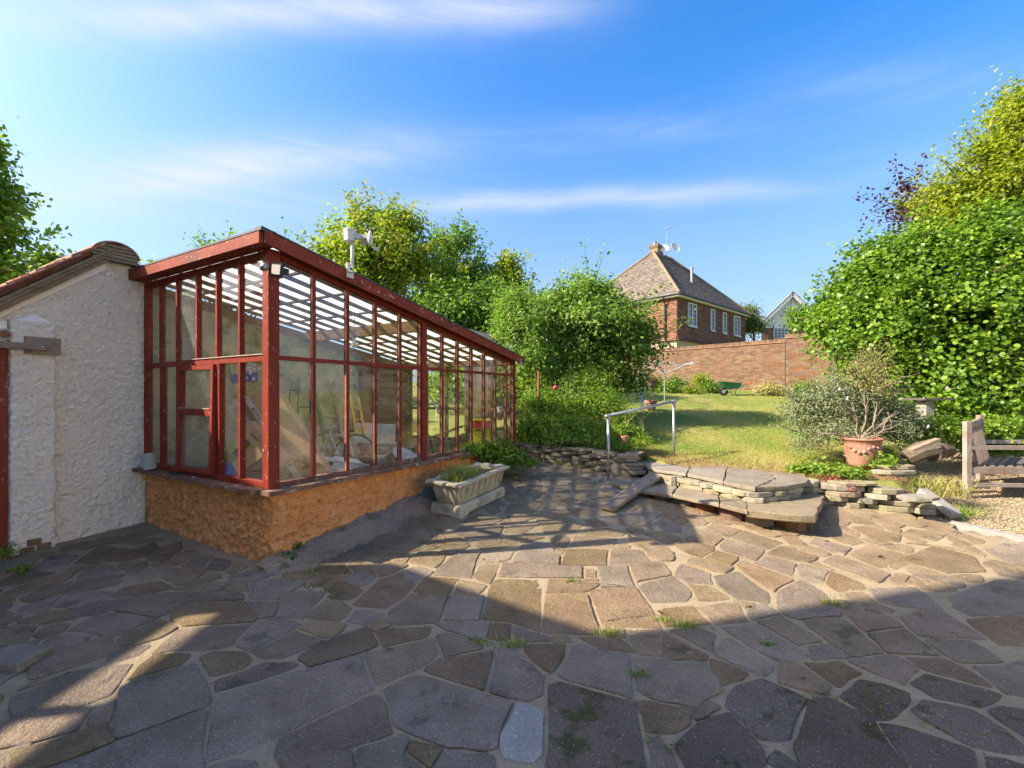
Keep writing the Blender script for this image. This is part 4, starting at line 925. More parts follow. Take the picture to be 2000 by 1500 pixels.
up=[PZ(px,py,ZU) for px,py in ((1248,906),(1285,920),(1340,930),(1378,938),(1436,950),(1476,956),(1538,953),(1572,946))]
c0=Vector((2.9,6.9)); rp=[(v.x+(c0.x-v.x)*.05,v.y+(c0.y-v.y)*.05) for v in up]
stone_run(ST,rp,lambda x,y:ZL_+.002,lambda x,y:ZU-.055,'wall_stone_pale',(.2,.4),(.0585,.0595),.16,name='riser_stone',proud=.004,j=.05)
m=MB(); m.prism([(c0.x+(a-c0.x)*.86,c0.y+(b-c0.y)*.86) for a,b in rp]+[(3.2,6.6),(2.5,7.3)],.1,ZU-.062); m.build('rubble_core','soil',ST)
fr=[PZ(px,py,ZL_) for px,py in ((1185,939),(1240,952),(1312,962),(1405,979),(1458,990),(1585,1001))]
for k in range(len(fr)-1):
    a,b=fr[k],fr[k+1]; n=max(1,int((b-a).length/.24))
    for i in range(n):
        p=a.lerp(b,(i+.5)/n); gz=g(p.x,p.y); hh=ZL_-.07-gz
        if hh>.025:
            m=MB(); rock(m,(p.x+.03,p.y+.12,gz-.01),(b-a),(b-a).length/n*.97,.2,hh,.1); m.build('footing_brick','brick' if (i+k)%2 else 'slate_stone',ST)
m=MB(); q=[PZ(px,py,ZL_) for px,py in ((1200,936),(1250,916),(1340,940),(1540,962),(1600,968),(1582,996),(1458,986),(1405,975),(1312,958))]; m.prism([(v.x,v.y) for v in q][::-1],.0,ZL_-.07); m.build('rubble_core','soil',ST)
# white lump of concrete propping the plank
m=MB(); c=PZ(1318,948,ZL_); rock(m,(c.x,c.y,ZL_),(1,.3),.17,.12,.13,.4); rock(m,(c.x+.05,c.y-.03,ZL_+.09),(1,.3),.10,.1,.05,.5)
m.build('concrete_lump','wall_stone_pale',label='broken pale concrete lump under the upper end of the sloping plank',cat='stone')
# plank: half log ramp
a=GP(1185,1001)+Vector((0,0,.05)); b=PZ(1292,921,.40)
PK=MB(); d=(b-a); n=14; vs=[]; up=Vector((0,0,1)); sd=d.cross(up).normalized(); u=sd.cross(d).normalized()
for i in range(n+1):
    c=a+d*(i/n); tw=.01*noise.noise(Vector((i*.5,0,0)))
    for (s_,h_) in ((-.10,-.022),(-.098,.02),(-.04,.03),(-.028,.019),(-.012,.03),(.055,.028),(.098,.018),(.095,-.024)):
        vs.append(c+sd*(s_+tw+random.uniform(-.003,.003))+u*(h_+random.uniform(-.003,.003)))
k=8; fs=[(i*k+j,i*k+(j+1)%k,(i+1)*k+(j+1)%k,(i+1)*k+j) for i in range(n) for j in range(k)]+[tuple(range(k-1,-1,-1)),tuple(range(n*k,(n+1)*k))]
PK.add(vs,fs).build('timber_plank','old_timber',label='thick weathered timber plank sloping from the paving up onto the steps',cat='plank')
# handrail
b1=PZ(1188,935,.28); t1=Vector((b1.x,b1.y,H-(812-HZ)/F*b1.y)); b2=GP(1316,889,LH); t2=Vector((b2.x,b2.y,H-(784-HZ)/F*b2.y))
HR=empty('handrail',tuple(b1),0,'galvanised tube handrail on two posts at the left of the garden steps','handrail')
MB().tube([b1-Vector((0,0,.1)),t1],.021,12).build('post','galvanised',HR,smooth=True)
MB().tube([b2-Vector((0,0,.2)),t2],.021,12).build('post','galvanised',HR,smooth=True)
dd=(t2-t1).normalized(); MB().tube([t1-dd*.06,t2+dd*.04],.021,12).build('rail','galvanised',HR,smooth=True)
for t_ in (t1,t2):
    MB().tube([t_-Vector((0,0,.10)),t_-Vector((0,0,.005))],.028,12).build('clamp','grey_metal',HR); MB().tube([t_-dd*.045,t_+dd*.045],.0275,12).build('clamp','grey_metal',HR)
# rockery wall right of the steps
RK=empty('rockery_wall',(4.3,5.6,.1),0,'low tumbled wall of pale thin slabs under the terracotta pot','stone wall')
stone_run(RK,[(3.72,5.82),(4.1,5.62),(4.6,5.48),(5.0,5.36)],g,lambda x,y:.44-.16*max(0,x-4.2),'wall_stone_pale',(.26,.6),(.05,.09),.30,j=.12)
m=MB(); m.bar((3.6,6.15,.15),(5.0,5.72,.15),.4,.4); m.build('core','soil',RK)
for px,py,z,L,Dp,h,mt in ((1745,925,.47,.50,.22,.05,'wall_stone_pale'),(1750,915,.53,.46,.2,.05,'wall_stone_pale'),(1790,975,.32,.42,.25,.04,'wall_stone_pale'),(1640,930,.45,.3,.25,.05,'slate_stone')):
    p=PZ(px,py,z); m=MB(); rock(m,(p.x,p.y,z),(1,-.25),L,Dp,h,.3,.04); m.build('wall_stone',mt,RK)
m=MB(); a=P(1800,958,5.55); b=GP(1868,1016)+Vector((0,0,.05)); m.bar(a,b,.14,.07); m.build('leaning_kerb_stone','pale_stone',label='long pale kerb stone leaning at the right end of the rockery wall',cat='kerb stone')
# edging between patio and gravel
KE=empty('kerb_edging',(5.2,4.9,.05),0,'pale concrete edging strip between the paving and the gravel','kerb')
pp=[(5.03,5.12),(5.38,4.70),(5.8,4.2),(6.3,3.6),(7.2,2.5)]
for a,b in zip(pp[:-1],pp[1:]):
    m=MB(); m.bar((a[0],a[1],g(*a)-.02),(b[0],b[1],g(*b)-.02),.10,.09); m.build('edging_slab','pale_stone',KE)
# log and debris behind the pot
m=MB(); p=P(1822,880,6.4); 
for q0,q1,r0,r1 in (((-.30,.1,-.12),(.05,0,.05),.11,.13),((-.02,0,-.05),(.38,.15,-.02),.12,.09)):
    m.tube([p+Vector(q0),p+(Vector(q0)+Vector(q1))*.5+Vector((0,0,.03)),p+Vector(q1)],[r0,(r0+r1)/2*1.1,r1],9)
m.build('fallen_log','bark',label='dark broken log lying between the terracotta pot and the bench',cat='log')
m=MB(); m.bar(P(1778,880,6.1),P(1832,858,6.1),.09,.035); m.build('timber_offcut','old_timber',label='short reddish timber offcut resting on the dark log',cat='timber')

# ---------------------------------------------------------------- stone trough planter
d1=Vector((.53,.848)).normalized(); TB=GP(897,1016); rz=math.atan2(d1.y,d1.x)
TR=empty('stone_trough',tuple(TB),rz,'pale cast stone trough planter with wavy rim and feather moulding against the orange wall','planter')
# local x along length, y to the left (towards the wall); pitch follows the paving
LT,WT=.98,.44
def tz(x): return .075*x
m=MB(); hb_=.155
def tap(m,x0,x1,y0,y1,z0,z1,e0,e1):
    vs=[(x0-e0,y0-e0,z0),(x1+e0,y0-e0,z0),(x1+e0,y1+e0,z0),(x0-e0,y1+e0,z0),(x0-e1,y0-e1,z1),(x1+e1,y0-e1,z1),(x1+e1,y1+e1,z1),(x0-e1,y1+e1,z1)]
    vs=[(a,b,c+tz(a)) for a,b,c in vs]
    m.add(vs,[(0,3,2,1),(4,5,6,7),(0,1,5,4),(1,2,6,5),(2,3,7,6),(3,0,4,7)])
tap(m,.0,LT,.0,WT,.035,.12,.0,.0); tap(m,.0,LT,.0,WT,.12,.155,.0,-.02)
for x0,x1 in ((0,.18),(LT-.18,LT)): 
    for y0,y1 in ((0,.12),(WT-.12,WT)): tap(m,x0,x1,y0,y1,-.05,.034,0,0)
m.build('plinth','trough_stone',TR,True)
m=MB()
def ringpts(e,n=60):
    pts=[]; per=2*(LT+WT); 
    for i in range(n):
        d=per*i/n
        if d<LT: p=(d,0)
        elif d<LT+WT: p=(LT,d-LT)
        elif d<2*LT+WT: p=(LT-(d-LT-WT),WT)
        else: p=(0,WT-(d-2*LT-WT))
        cx,cy=LT/2,WT/2; sx=(LT/2+e)/(LT/2); sy=(WT/2+e)/(WT/2); pts.append((cx+(p[0]-cx)*sx,cy+(p[1]-cy)*sy))
    return pts
n=112; prof=[(-.055,.16,0),(-.045,.20,0),(-.02,.30,0),(.0,.365,0),(.03,.385,.9),(.055,.395,1),(.058,.415,1),(.045,.43,.8),(.0,.43,.5),(-.035,.425,0),(-.05,.36,0),(-.06,.30,0)]
vs=[]
for (e,z,wv) in prof:
    for i,(x,y) in enumerate(ringpts(e,n)):
        a=.012*wv*math.sin(i*2*math.pi/7); rr_=random.uniform(-.003,.003); vs.append((x+(x-LT/2)*a*1.2,y+(y-WT/2)*a*2,z+tz(x)+a*.6+rr_))
fs=[(i*n+k,i*n+(k+1)%n,(i+1)*n+(k+1)%n,(i+1)*n+k) for i in range(len(prof)-1) for k in range(n)]
m.add(vs,fs+[tuple(range(n-1,-1,-1))]); m.build('basin','trough_stone',TR,True)
m=MB(); m.prism(ringpts(-.055,40),.30,[.385+tz(x)+.01*math.sin(x*20) for x,y in ringpts(-.055,40)]); m.build('soil','soil',TR,True)
# feather mouldings
def feather(cx,side):
    m=MB()
    for k in range(8):
        z=.19+k*.021
        for s_ in (-1,1):
            e=-.047+.05*(z-.19)/.16+.004
            if side=='long': a=(cx,-e-.0,z+tz(cx)); b=(cx+s_*.026,-e-.001,z+.028+tz(cx))
            else: a=(-e,cx,z); b=(-e-.001,cx+s_*.026,z+.028)
            if side=='long': a=(a[0],-e-.002,a[2]); up=(0,-1,0)
            else: up=(-1,0,0)
            m.bar(a,b,.011,.012,up)
    return m.build('feather_moulding','trough_stone',TR,True)
for k in range(8): feather(.06+k*.122,'long')
for k in range(3): feather(.08+k*.14,'short')

# plants in the trough
pl=empty('trough_weeds',tuple(TR.matrix_basis@Vector((.3,.2,.39))),0,'sparse reddish green weeds growing in the stone trough','plant')
Mt=Matrix.Translation(TB)@Matrix.Rotation(rz,4,'Z')
cs_=np.array([Mt@Vector((random.uniform(.08,.55),random.uniform(.06,.36),.38)) for _ in range(420)])
blades(cs_,.20,.006,.5,'leaf_straw','stems',pl,None)
C=cs_[RNG.integers(0,420,1100)]+RNG.normal(size=(1100,3))*[.045,.045,.055]+[0,0,.10]
foliage('leaves',C,RNG.normal(size=(1100,3))+[0,0,.6],RNG.random(1100),.022,'leaf_shrub',pl)
cs_=np.array([Mt@Vector((random.uniform(.5,.95),random.uniform(.04,.40),.40)) for _ in range(260)])
blades(cs_,.06,.006,1.6,'leaf_dead','dead_stems',pl,None)

# ---------------------------------------------------------------- plants
def ground_plant(name,label,cat,blobs,n,leaf,mat,sig=.07,asp=.62,stems=14,group=None,up=.7,shape='kite',zb=None,clump=14,nobj=0,part='foliage',ragged=.3):
    b=blobs[0]; base=(b[0],b[1],zb if zb is not None else b[2]-b[5]); root=empty(name,base,0,label,cat,group)
    C,N,T,cc=crown_points(blobs,n,clump,sig,.6,up,ragged)
    foliage(part,C,N,T,leaf,mat,root,asp=asp,shape=shape)
    if stems:
        m=MB()
        for i in range(stems):
            q=Vector(cc[RNG.integers(len(cc))]); s0=Vector(base)+Vector((random.uniform(-.3,.3)*b[3],random.uniform(-.3,.3)*b[4],-.03)); m.tube([s0,s0.lerp(q,.5)+Vector((0,0,.1*b[5])),q],[.007,.005,.002],4)
        m.build('stems','bark',root)['kind']='stuff'
    if nobj:
        lm=None
        for i in range(nobj):
            c=C[i]; 
            if lm is None:
                V,Fc,k=leaf_arrays(np.zeros((1,3)),np.array([[0,0,1.]]),np.array([leaf*1.1]),.75,.25,'six'); me=bpy.data.meshes.new('leaf'); me.from_pydata(V.tolist(),[],Fc.tolist()); a=me.attributes.new('rnd','FLOAT','FACE'); a.data.foreach_set('value',[.7]*len(Fc)); me.materials.append(M[mat]); lm=me
            o=bpy.data.objects.new('leaf',lm); COL.objects.link(o); o.parent=root; o.location=Vector(c)+Vector((0,-.03,.01))-Vector(base); o.rotation_euler=(random.uniform(-.7,.5),random.uniform(-.6,.6),random.random()*6.28)
    return root
# trailing plant beyond the trough
ground_plant('bramble_plant','broad leaved green plant sprawling between the trough and the greenhouse wall','plant',
    [pblob(960,885,6.9,42,26),pblob(925,882,6.7,22,18),pblob(1005,895,6.9,26,18),pblob(975,908,6.8,36,14),pblob(1035,905,6.9,16,6)],2400,.055,'leaf_bright',.06,.8,22,shape='six',zb=.25,nobj=60)
# ivy at the corner foot
ground_plant('corner_weed','dark green ivy at the foot of the orange corner','plant',
    [(*GP(582,1088)+Vector((0,0,.09)),.05,.04,.04),(*GP(566,1098)+Vector((0,0,.04)),.07,.04,.035),(*GP(548,1106)+Vector((0,0,.02)),.07,.03,.02)],260,.026,'leaf_mid',.02,.8,0,shape='six',clump=8)
ground_plant('wall_foot_weed','bright green weed at the foot of the door frame on the left','plant',[(*GP(14,1095)+Vector((0,.0,.06)),.06,.05,.08),(*GP(40,1118)+Vector((0,0,.02)),.1,.04,.02)],260,.03,'leaf_bright',.03,.7,4,clump=8)
for i,(px,py,r_,lb) in enumerate(((600,1122,.04,'tiny weed sprig by the orange corner'),(935,1258,.05,'clover sprig between dark slabs left of the grass tuft'),(1000,1262,.06,'low green weed in the paving joint with straw beside it'),(1190,1240,.06,'fresh grass tuft at the edge of the sunlit slab'),(1296,1213,.035,'two leaved seedling in the shaded joint'),(1335,1225,.05,'mixed weed tuft at the shadow edge right of the seedling'),(1118,1137,.04,'small weed on the sunlit joint in the middle'),(1246,1320,.03,'tiny green weed in the long joint'),(1622,1182,.05,'grass weed in the joint at the right'),(1500,1262,.03,'sprig between slabs near the right middle'))):
    p=GP(px,py); root=empty('joint_weed',tuple(p),0,lb,'weed','weeds in the paving joints')
    n=60; C=np.array(p)+RNG.normal(size=(n,3))*[r_,r_*.5,.008]+[0,0,.015]
    foliage('leaves',C,RNG.normal(size=(n,3))*.5+[0,0,1],RNG.random(n),.018,'leaf_bright',root)
    if i in (2,3,5,8): blades(np.array(p)+RNG.normal(size=(70,3))*[r_*.8,r_*.4,0],.055,.004,.7,'leaf_grass','blades',root,None)
# straw, dead stalks
for px,py,ln,az,lb in ((1150,1140,.45,-.4,'long dry stalk lying on the sunlit paving'),(1185,1215,.3,.2,'forked dry straw at the shadow edge'),(1010,1285,.32,-1.0,'dry bent straw on dark slabs in the middle')):
    p=GP(px,py)+Vector((0,0,.012)); m=MB(); d=Vector((math.cos(az),math.sin(az),.02)); m.tube([p,p+d*ln*.5+Vector((.01,.02,.01)),p+d*ln],[.004,.003,.002],5); m.tube([p+d*ln*.7,p+d*ln*.9+Vector((.03,.05,.01))],[.003,.002],4)
    m.build('dry_stalk','bare_twig',label=lb,cat='stalk')
# dead leaves
for (px,py),fl_ in zip(((1568,1330),(1390,1230),(1465,1190),(1290,1200),(1720,1090),(1615,1060),(1230,1050)),('curled tan leaf on a dark slab in the right foreground','dry brown leaf just inside the shade below the sunlit paving','dry brown leaf at the edge of the sunlight on the right','brown leaf beside the seedling at the shadow edge','brown leaf on the sunlit paving at the far right','brown leaf on the sunlit paving below the rockery','brown leaf in the greenhouse shadow left of the plank foot')):
    p=GP(px,py)+Vector((0,0,.018)); V,Fc,k=leaf_arrays(np.zeros((1,3)),np.array([[.2,.3,1.]]),np.array([.05]),.7,.6,'six')
    o=mesh_obj('fallen_leaf',V+np.array(p),Fc,'leaf_dead',rnd=RNG.random(4)); tag(o,fl_,'leaf','fallen leaves on the paving')
m=MB(); p=GP(12,1318); m.box((p.x-.2,p.y-.0,p.z),(p.x+.065,p.y+.20,p.z+.06)); o=m.build('stone_block','slate_stone',label='rough grey stone block at the left edge of the paving',cat='stone block')
bv=o.modifiers.new('bevel','BEVEL'); bv.width=.008; bv.segments=2
# bits of straw and leaf scattered on the paving
sc=[]
while len(sc)<420:
    x,y=random.uniform(-4,6),random.uniform(1.7,6.5)
    if on_patio(x,y) and abs(x)<1.2*y and noise.noise(Vector((x*1.3,y*1.3,4)))>-.05: sc.append((x,y,g(x,y)+.014))
blades(np.array(sc),.018,.003,2.5,'leaf_dead','paving_litter',None,'stuff',origin=(0,3,0))
# moss in joints
mp=[]
for (px,py,rx,ry,n) in ((860,1063,70,16,900),(900,1095,60,12,400),(625,1150,60,34,900),(1690,1420,220,50,900),(1330,1440,90,50,500),(700,1105,90,25,400),(1150,1440,80,40,300),(1600,1370,120,30,400),(1480,1070,80,30,160),(1810,1100,90,20,250),(250,1030,60,20,200)):
    for _ in range(n):
        q=GP(px+random.gauss(0,rx*.5),min(1560,py+random.gauss(0,ry*.5)))
        if on_patio(q.x,q.y) and noise.noise(Vector((q.x*9,q.y*9,0)))>.05: mp.append((q.x,q.y,q.z+.006))
mp=np.array(mp)
ms=blades(mp,.008,.008,.8,'leaf_moss','moss',None,'stuff',origin=(0,3,0)); 

# ---------------------------------------------------------------- lawn blades, bed litter, gravel pebbles
pts=[]
while len(pts)<90000:
    Y=6.1+11*random.random()**1.5; X=random.uniform(1.5,.62*Y+1.5)
    if Y>yb(X)+.12 and not (X<2.4+.14*(Y-6) and Y<7.4 and X<1.9): pts.append((X,Y,LH(X,Y)))
pts=np.array(pts); tn=np.array([min(1,max(0,.46+.9*noise.noise(Vector((x*.9,y*.45,1)))+.35*max(0,(7.7-y))+random.uniform(-.22,.22))) for x,y,z in pts])
blades(pts,.030,.006,.8,'leaf_grass','lawn_grass',None,'stuff',tone=tn,origin=(4,8,.6))
pts=[]
while len(pts)<5000:
    X=random.uniform(1.6,5.4); Y=yb(X)+.1+abs(random.gauss(0,.55))
    pts.append((X,Y,LH(X,Y)+.01))
blades(np.array(pts),.035,.007,2.0,'leaf_dead','dry_litter',None,'stuff',origin=(3,6.5,.4))
pb=MB(); oct_=[(1,0,0),(0,1,0),(-1,0,0),(0,-1,0),(0,0,1),(0,0,-1)]; of=[(0,1,4),(1,2,4),(2,3,4),(3,0,4),(1,0,5),(2,1,5),(3,2,5),(0,3,5)]
V=[];Fc=[]; cnt=0
while cnt<15000:
    Y=3.4+4.6*random.random(); X=random.uniform(5,min(9.5,1.25*Y+.6))
    if Y<5.15-(X-5.04)*1.18 or Y>yb(X)+.3: continue
    r_=random.uniform(.006,.015); a=random.random()*3.14; z=g(X,Y)-.012; c_,s_=math.cos(a),math.sin(a)
    for (x,y,zz) in oct_: V.append((X+(x*c_-y*s_*.7)*r_,Y+(x*s_+y*c_*.7)*r_,z+zz*r_*.6))
    Fc+=[tuple(i+cnt*6 for i in f) for f in of]; cnt+=1
o=mesh_obj('gravel',np.array(V),np.array(Fc),'pebble',None,origin=(6,6,0)); o['kind']='stuff'

# raised bed vegetation over the retaining wall
def zb(x,y): return LH(x,y)
BY=8.3
ground_plant('trailing_weeds','tangle of trailing weeds hanging over the dark stone wall','plant',
    [pblob(1120,858,7.9,100,20),pblob(1060,862,8.1,45,18),pblob(1180,870,7.6,45,20),pblob(1225,872,7.4,30,14)],5200,.035,'leaf_mid',.07,.6,10,zb=.62)
ground_plant('herb_clump','pale green leafy clump beside the upper handrail post','plant',[pblob(1222,842,7.6,26,14),pblob(1240,850,7.6,18,10)],1300,.035,'leaf_bright',.05,.7,8,zb=.6,shape='six')
ground_plant('reddish_herb','yellow and rust coloured low herb beside the small terracotta pot','plant',[pblob(1255,866,7.4,26,13)],1000,.03,'leaf_maple',.05,.7,8,zb=.55)
# tall grassy perennials
def strap_plant(name,label,pxs,Y,n,h,w_,mat,lean=.35,spread=.18,cat='plant',dy=.25,zoff=0):
    root=empty(name,tuple(P(*pxs,Y).xy)+(LH(P(*pxs,Y).x,Y),),0,label,cat)
    c=np.array(root.location)+RNG.normal(size=(n,3))*[spread,spread*.8,0]+[0,0,zoff]
    blades(c,h,w_,lean,mat,'blades',root,None); return root
strap_plant('lily_clump','arching strap leaved clump just right of the greenhouse end',(1035,840),8.3,330,.42,.022,'leaf_bright',.55,.16)
strap_plant('lily_clump','second strap leaved clump with yellowing tips above the stone wall',(1085,840),8.4,260,.34,.02,'leaf_yellow',.7,.2)
strap_plant('seeding_grass','tall grass with drooping straw coloured seed heads before the big shrub',(1170,835),8.6,420,.48,.012,'leaf_straw',.55,.25)
ground_plant('perennial_bed','mass of bright feathery perennials in the raised bed','plant',
    [pblob(1100,800,8.8,85,34),pblob(1165,800,8.7,60,40),pblob(1060,790,8.9,50,36),pblob(1140,755,9.3,60,32),pblob(1200,820,8.5,30,32),pblob(1050,750,9.3,40,30),pblob(1110,835,8.2,90,22),pblob(1040,835,8.3,30,26)],20000,.075,'leaf_bright',.10,.34,30,zb=.7)
strap_plant('goldenrod_clump','loose stand of tall feathery stems in the middle of the bed',(1120,810),8.6,520,.5,.014,'leaf_grass',.4,.45)
# big shrub and its companions
tree('large_shrub','large rounded green shrub in front of the brick house','shrub',(*P(1150,800,10.6).xy,.9),
    [pblob(1160,655,10.6,98,92),pblob(1125,720,10.4,88,66),pblob(1205,700,10.6,72,66),pblob(1240,655,10.7,34,34),pblob(1150,590,10.8,55,52),pblob(1090,680,10.7,60,60),pblob(1215,752,10.4,44,30)],34000,.095,'leaf_shrub',.15,.05,sprigs=70,sprig_len=.85,branches=60,shell=.70,ragged=.7)
tree('butterfly_bush','pale green butterfly bush with a few mauve flowers beside the roof end','shrub',(*P(1020,800,9.7).xy,.8),
    [pblob(1020,650,9.8,52,60),pblob(1000,610,10.2,30,45),pblob(1040,720,9.6,55,60),pblob(1075,610,10.6,40,36)],15000,.10,'leaf_shrub',.13,.04,sprigs=34,sprig_len=.6,branches=40,asp=.32,ragged=.4)
for (px,py),fl_ in zip(((1068,664),(1115,718),(1005,660),(1640,760),(1655,778),(1850,758),(1813,833)),('highest mauve flower in the bush beyond the greenhouse','small mauve flower low in the front of the large shrub','pale flower spike right of the greenhouse fascia end','upper mauve flower over the silver shrub','lower of two mauve flowers over the silver shrub','pale flower against the hazel above the stone table','mauve flower low between the log and the bench')):
    Y=9.2 if px<1500 else 6.6; p=P(px,py,Y); m=MB(); m.lathe(p,[(.003,-.03),(.012,-.02),(.015,.0),(.006,.03)],7,(random.uniform(-.4,.4),0,1)); m.build('flower_head','petal_pink',label=fl_,cat='flower',group='mauve flowers in the shrubs')
# trees behind the greenhouse
tree('field_maple','maple with yellowing leaf tips rising behind the middle of the greenhouse roof','tree',(*P(730,760,15).xy,1.2),
    [pblob(745,520,15,80,92),pblob(700,500,15,62,66),pblob(800,540,15,66,84),pblob(690,570,14.6,78,70),pblob(780,455,15.2,42,50),pblob(722,440,15.2,28,52),pblob(655,510,15,34,36),pblob(830,620,14.8,66,60)],21000,.14,'leaf_maple',.22,.16,sprigs=70,sprig_len=.75,sprig_leaf=34,branches=70,ragged=.9)
tree('slender_tree','thin feathery dark tree with sparse top behind the far greenhouse roof','tree',(*P(895,760,17).xy,1.3),
    [pblob(888,560,17,50,70),pblob(890,490,17,38,46),pblob(930,560,17,40,50),pblob(870,600,16.8,55,50)],7500,.14,'leaf_mid',.25,.12,sprigs=90,sprig_len=.8,sprig_leaf=24,branches=70,ragged=.6)
tree('yellowing_tree','small tree with a tall yellowish shoot beyond the greenhouse end','tree',(*P(975,760,17).xy,1.3),
    [pblob(985,575,17,30,52),pblob(992,525,17,12,34),pblob(970,600,16.8,40,45),pblob(1000,560,17,14,30)],4600,.14,'leaf_maple',.2,.1,sprigs=36,sprig_len=.9,branches=40,ragged=.5)
tree('dark_laurel','dense dark evergreen mass behind the low end of the greenhouse roof','tree',(*P(900,760,14).xy,1.2),
    [pblob(900,625,14,92,62),pblob(850,650,13.6,80,60),pblob(960,640,14,70,66),pblob(1010,625,14.2,50,50),pblob(930,590,14.4,60,42),pblob(1050,620,14.4,40,42)],26000,.13,'leaf_mid',.2,.15,sprigs=26,branches=40,ragged=.4)
tree('hedge_tree','leafy green tree seen through the far greenhouse panes','tree',(*P(950,800,11).xy,1.0),
    [pblob(960,750,11.5,75,75),pblob(900,760,12,60,70),pblob(860,700,13,60,60)],12000,.12,'leaf_bright',.18,.08,sprigs=10,branches=20)
tree('roof_sprig_tree','tree whose sparse tips show above the front edge of the greenhouse roof','tree',(*P(440,760,13).xy,1.0),
    [pblob(440,570,13,70,60),pblob(560,540,14,40,50),pblob(430,500,13,24,24)],5000,.13,'leaf_mid',.2,.1,sprigs=60,sprig_len=.7,sprig_leaf=18,branches=30,ragged=.6)
tree('low_orange_shrub','shrub tips with orange leaves showing between outbuilding and greenhouse roof','shrub',(*P(275,700,8.5).xy,.6),
    [pblob(272,560,8.4,28,30)],900,.07,'leaf_maple',.1,.05,sprigs=12,sprig_len=.5,branches=14)
tree('left_tree','tall bright green tree at the left edge behind the outbuilding','tree',(*P(-120,760,9).xy,.4),
    [pblob(-60,400,9,62,90),pblob(-80,300,9,55,80),pblob(-45,480,9,62,55),pblob(-55,545,9,80,50),pblob(20,455,9,26,12),pblob(50,530,9,40,10),pblob(95,512,8.8,22,8),pblob(-10,350,9,18,24),pblob(-45,250,9,24,36)],12000,.11,'leaf_bright',.14,.14,sprigs=26,sprig_len=.45,branches=60,ragged=.6,shape='six')
# ---------------------------------------------------------------- right-hand side
HZL=tree('hazel_hedge','big bright green hazel with large round leaves filling the right side','shrub',(*P(1850,800,9.2).xy,.75),
    [pblob(1850,640,9.2,130,140),pblob(1730,640,9.6,92,120),pblob(1985,640,8.8,110,160),pblob(1650,650,10.4,42,80),pblob(1790,520,9.6,90,74),pblob(1950,500,9.2,100,90),pblob(1700,545,10,55,62),pblob(1640,590,10.6,34,40),pblob(1880,740,8.8,110,60),pblob(1740,740,9.4,80,50),pblob(2080,620,8.6,80,170),pblob(1625,640,10.8,30,46),pblob(1850,800,8.7,110,40),pblob(1950,800,8.6,100,44),pblob(1760,800,9.0,70,34),pblob(2080,800,8.4,80,60),pblob(1700,740,9.6,60,50)],80000,.088,'leaf_hazel',.15,.06,sprigs=110,sprig_len=.8,branches=110,shell=.72,shape='six',asp=.85,ragged=.75,up=.4,clump=22)
V,Fc,k=leaf_arrays(np.zeros((1,3)),np.array([[0,0,1.]]),np.array([.098]),.9,.2,'six')
lms=[]
for tv in (.5,.7,.9):
    me=bpy.data.meshes.new('leaf'); me.from_pydata(V.tolist(),[],Fc.tolist()); a=me.attributes.new('rnd','FLOAT','FACE'); a.data.foreach_set('value',[tv]*len(Fc)); me.materials.append(M['leaf_hazel']); lms.append(me)
for i in range(300):
    px,py=random.uniform(1680,2000),random.uniform(480,800); Y=8.15+abs(px-1870)/400+random.uniform(-.1,.3)
    o=bpy.data.objects.new('leaf',lms[i%3]); COL.objects.link(o); o.parent=HZL; o.location=P(px,py,Y)-HZL.location; o.rotation_euler=(random.uniform(.1,1.0),random.uniform(-.6,.6),random.random()*.8-.4)
tree('purple_tree','purple leaved tree showing above the hazel','tree',(*P(1830,760,13).xy,1.4),
    [pblob(1790,420,13,44,50),pblob(1765,370,13,14,24),pblob(1830,440,13,60,60),pblob(1870,420,13,60,60)],2600,.12,'leaf_purple',.2,.08,sprigs=40,sprig_len=.9,branches=40,ragged=.6)
tree('yellow_green_tree','tall yellow green tree towering at the upper right corner','tree',(*P(1990,760,11.5).xy,1.2),
    [pblob(1960,380,11.5,90,84),pblob(2010,270,11.5,76,84),pblob(1890,400,11.6,72,56),pblob(2060,330,11.4,90,150),pblob(1860,440,11.6,60,50),pblob(1985,215,11.5,40,36),pblob(1930,320,11.6,44,44)],23000,.105,'leaf_yellow',.19,.15,sprigs=130,sprig_len=.9,branches=90,ragged=.85)
tree('apple_tree','leafy dark green tree above the brick wall before the white gable','tree',(*P(1640,760,15).xy,1.6),
    [pblob(1610,620,15,50,34),pblob(1570,632,15,28,18),pblob(1660,600,15,46,44)],5200,.12,'leaf_mid',.15,.08,sprigs=12,branches=20,sprig_len=.5)
tree('conifer_hedge','tall narrow conifer standing between the two houses','tree',(*P(1473,760,36).xy,2.2),
    [pblob(1472,640,36,17,24),pblob(1468,612,36,7,16),pblob(1450,640,38,16,18)],6000,.16,'leaf_cypress',.28,.12,branches=10)
tree('background_tree','distant green tree tip beyond the brick house','tree',(*P(1450,760,48).xy,2.4),[pblob(1448,622,48,12,22),pblob(1475,640,48,20,16)],2500,.25,'leaf_mid',.4,.2,branches=6)
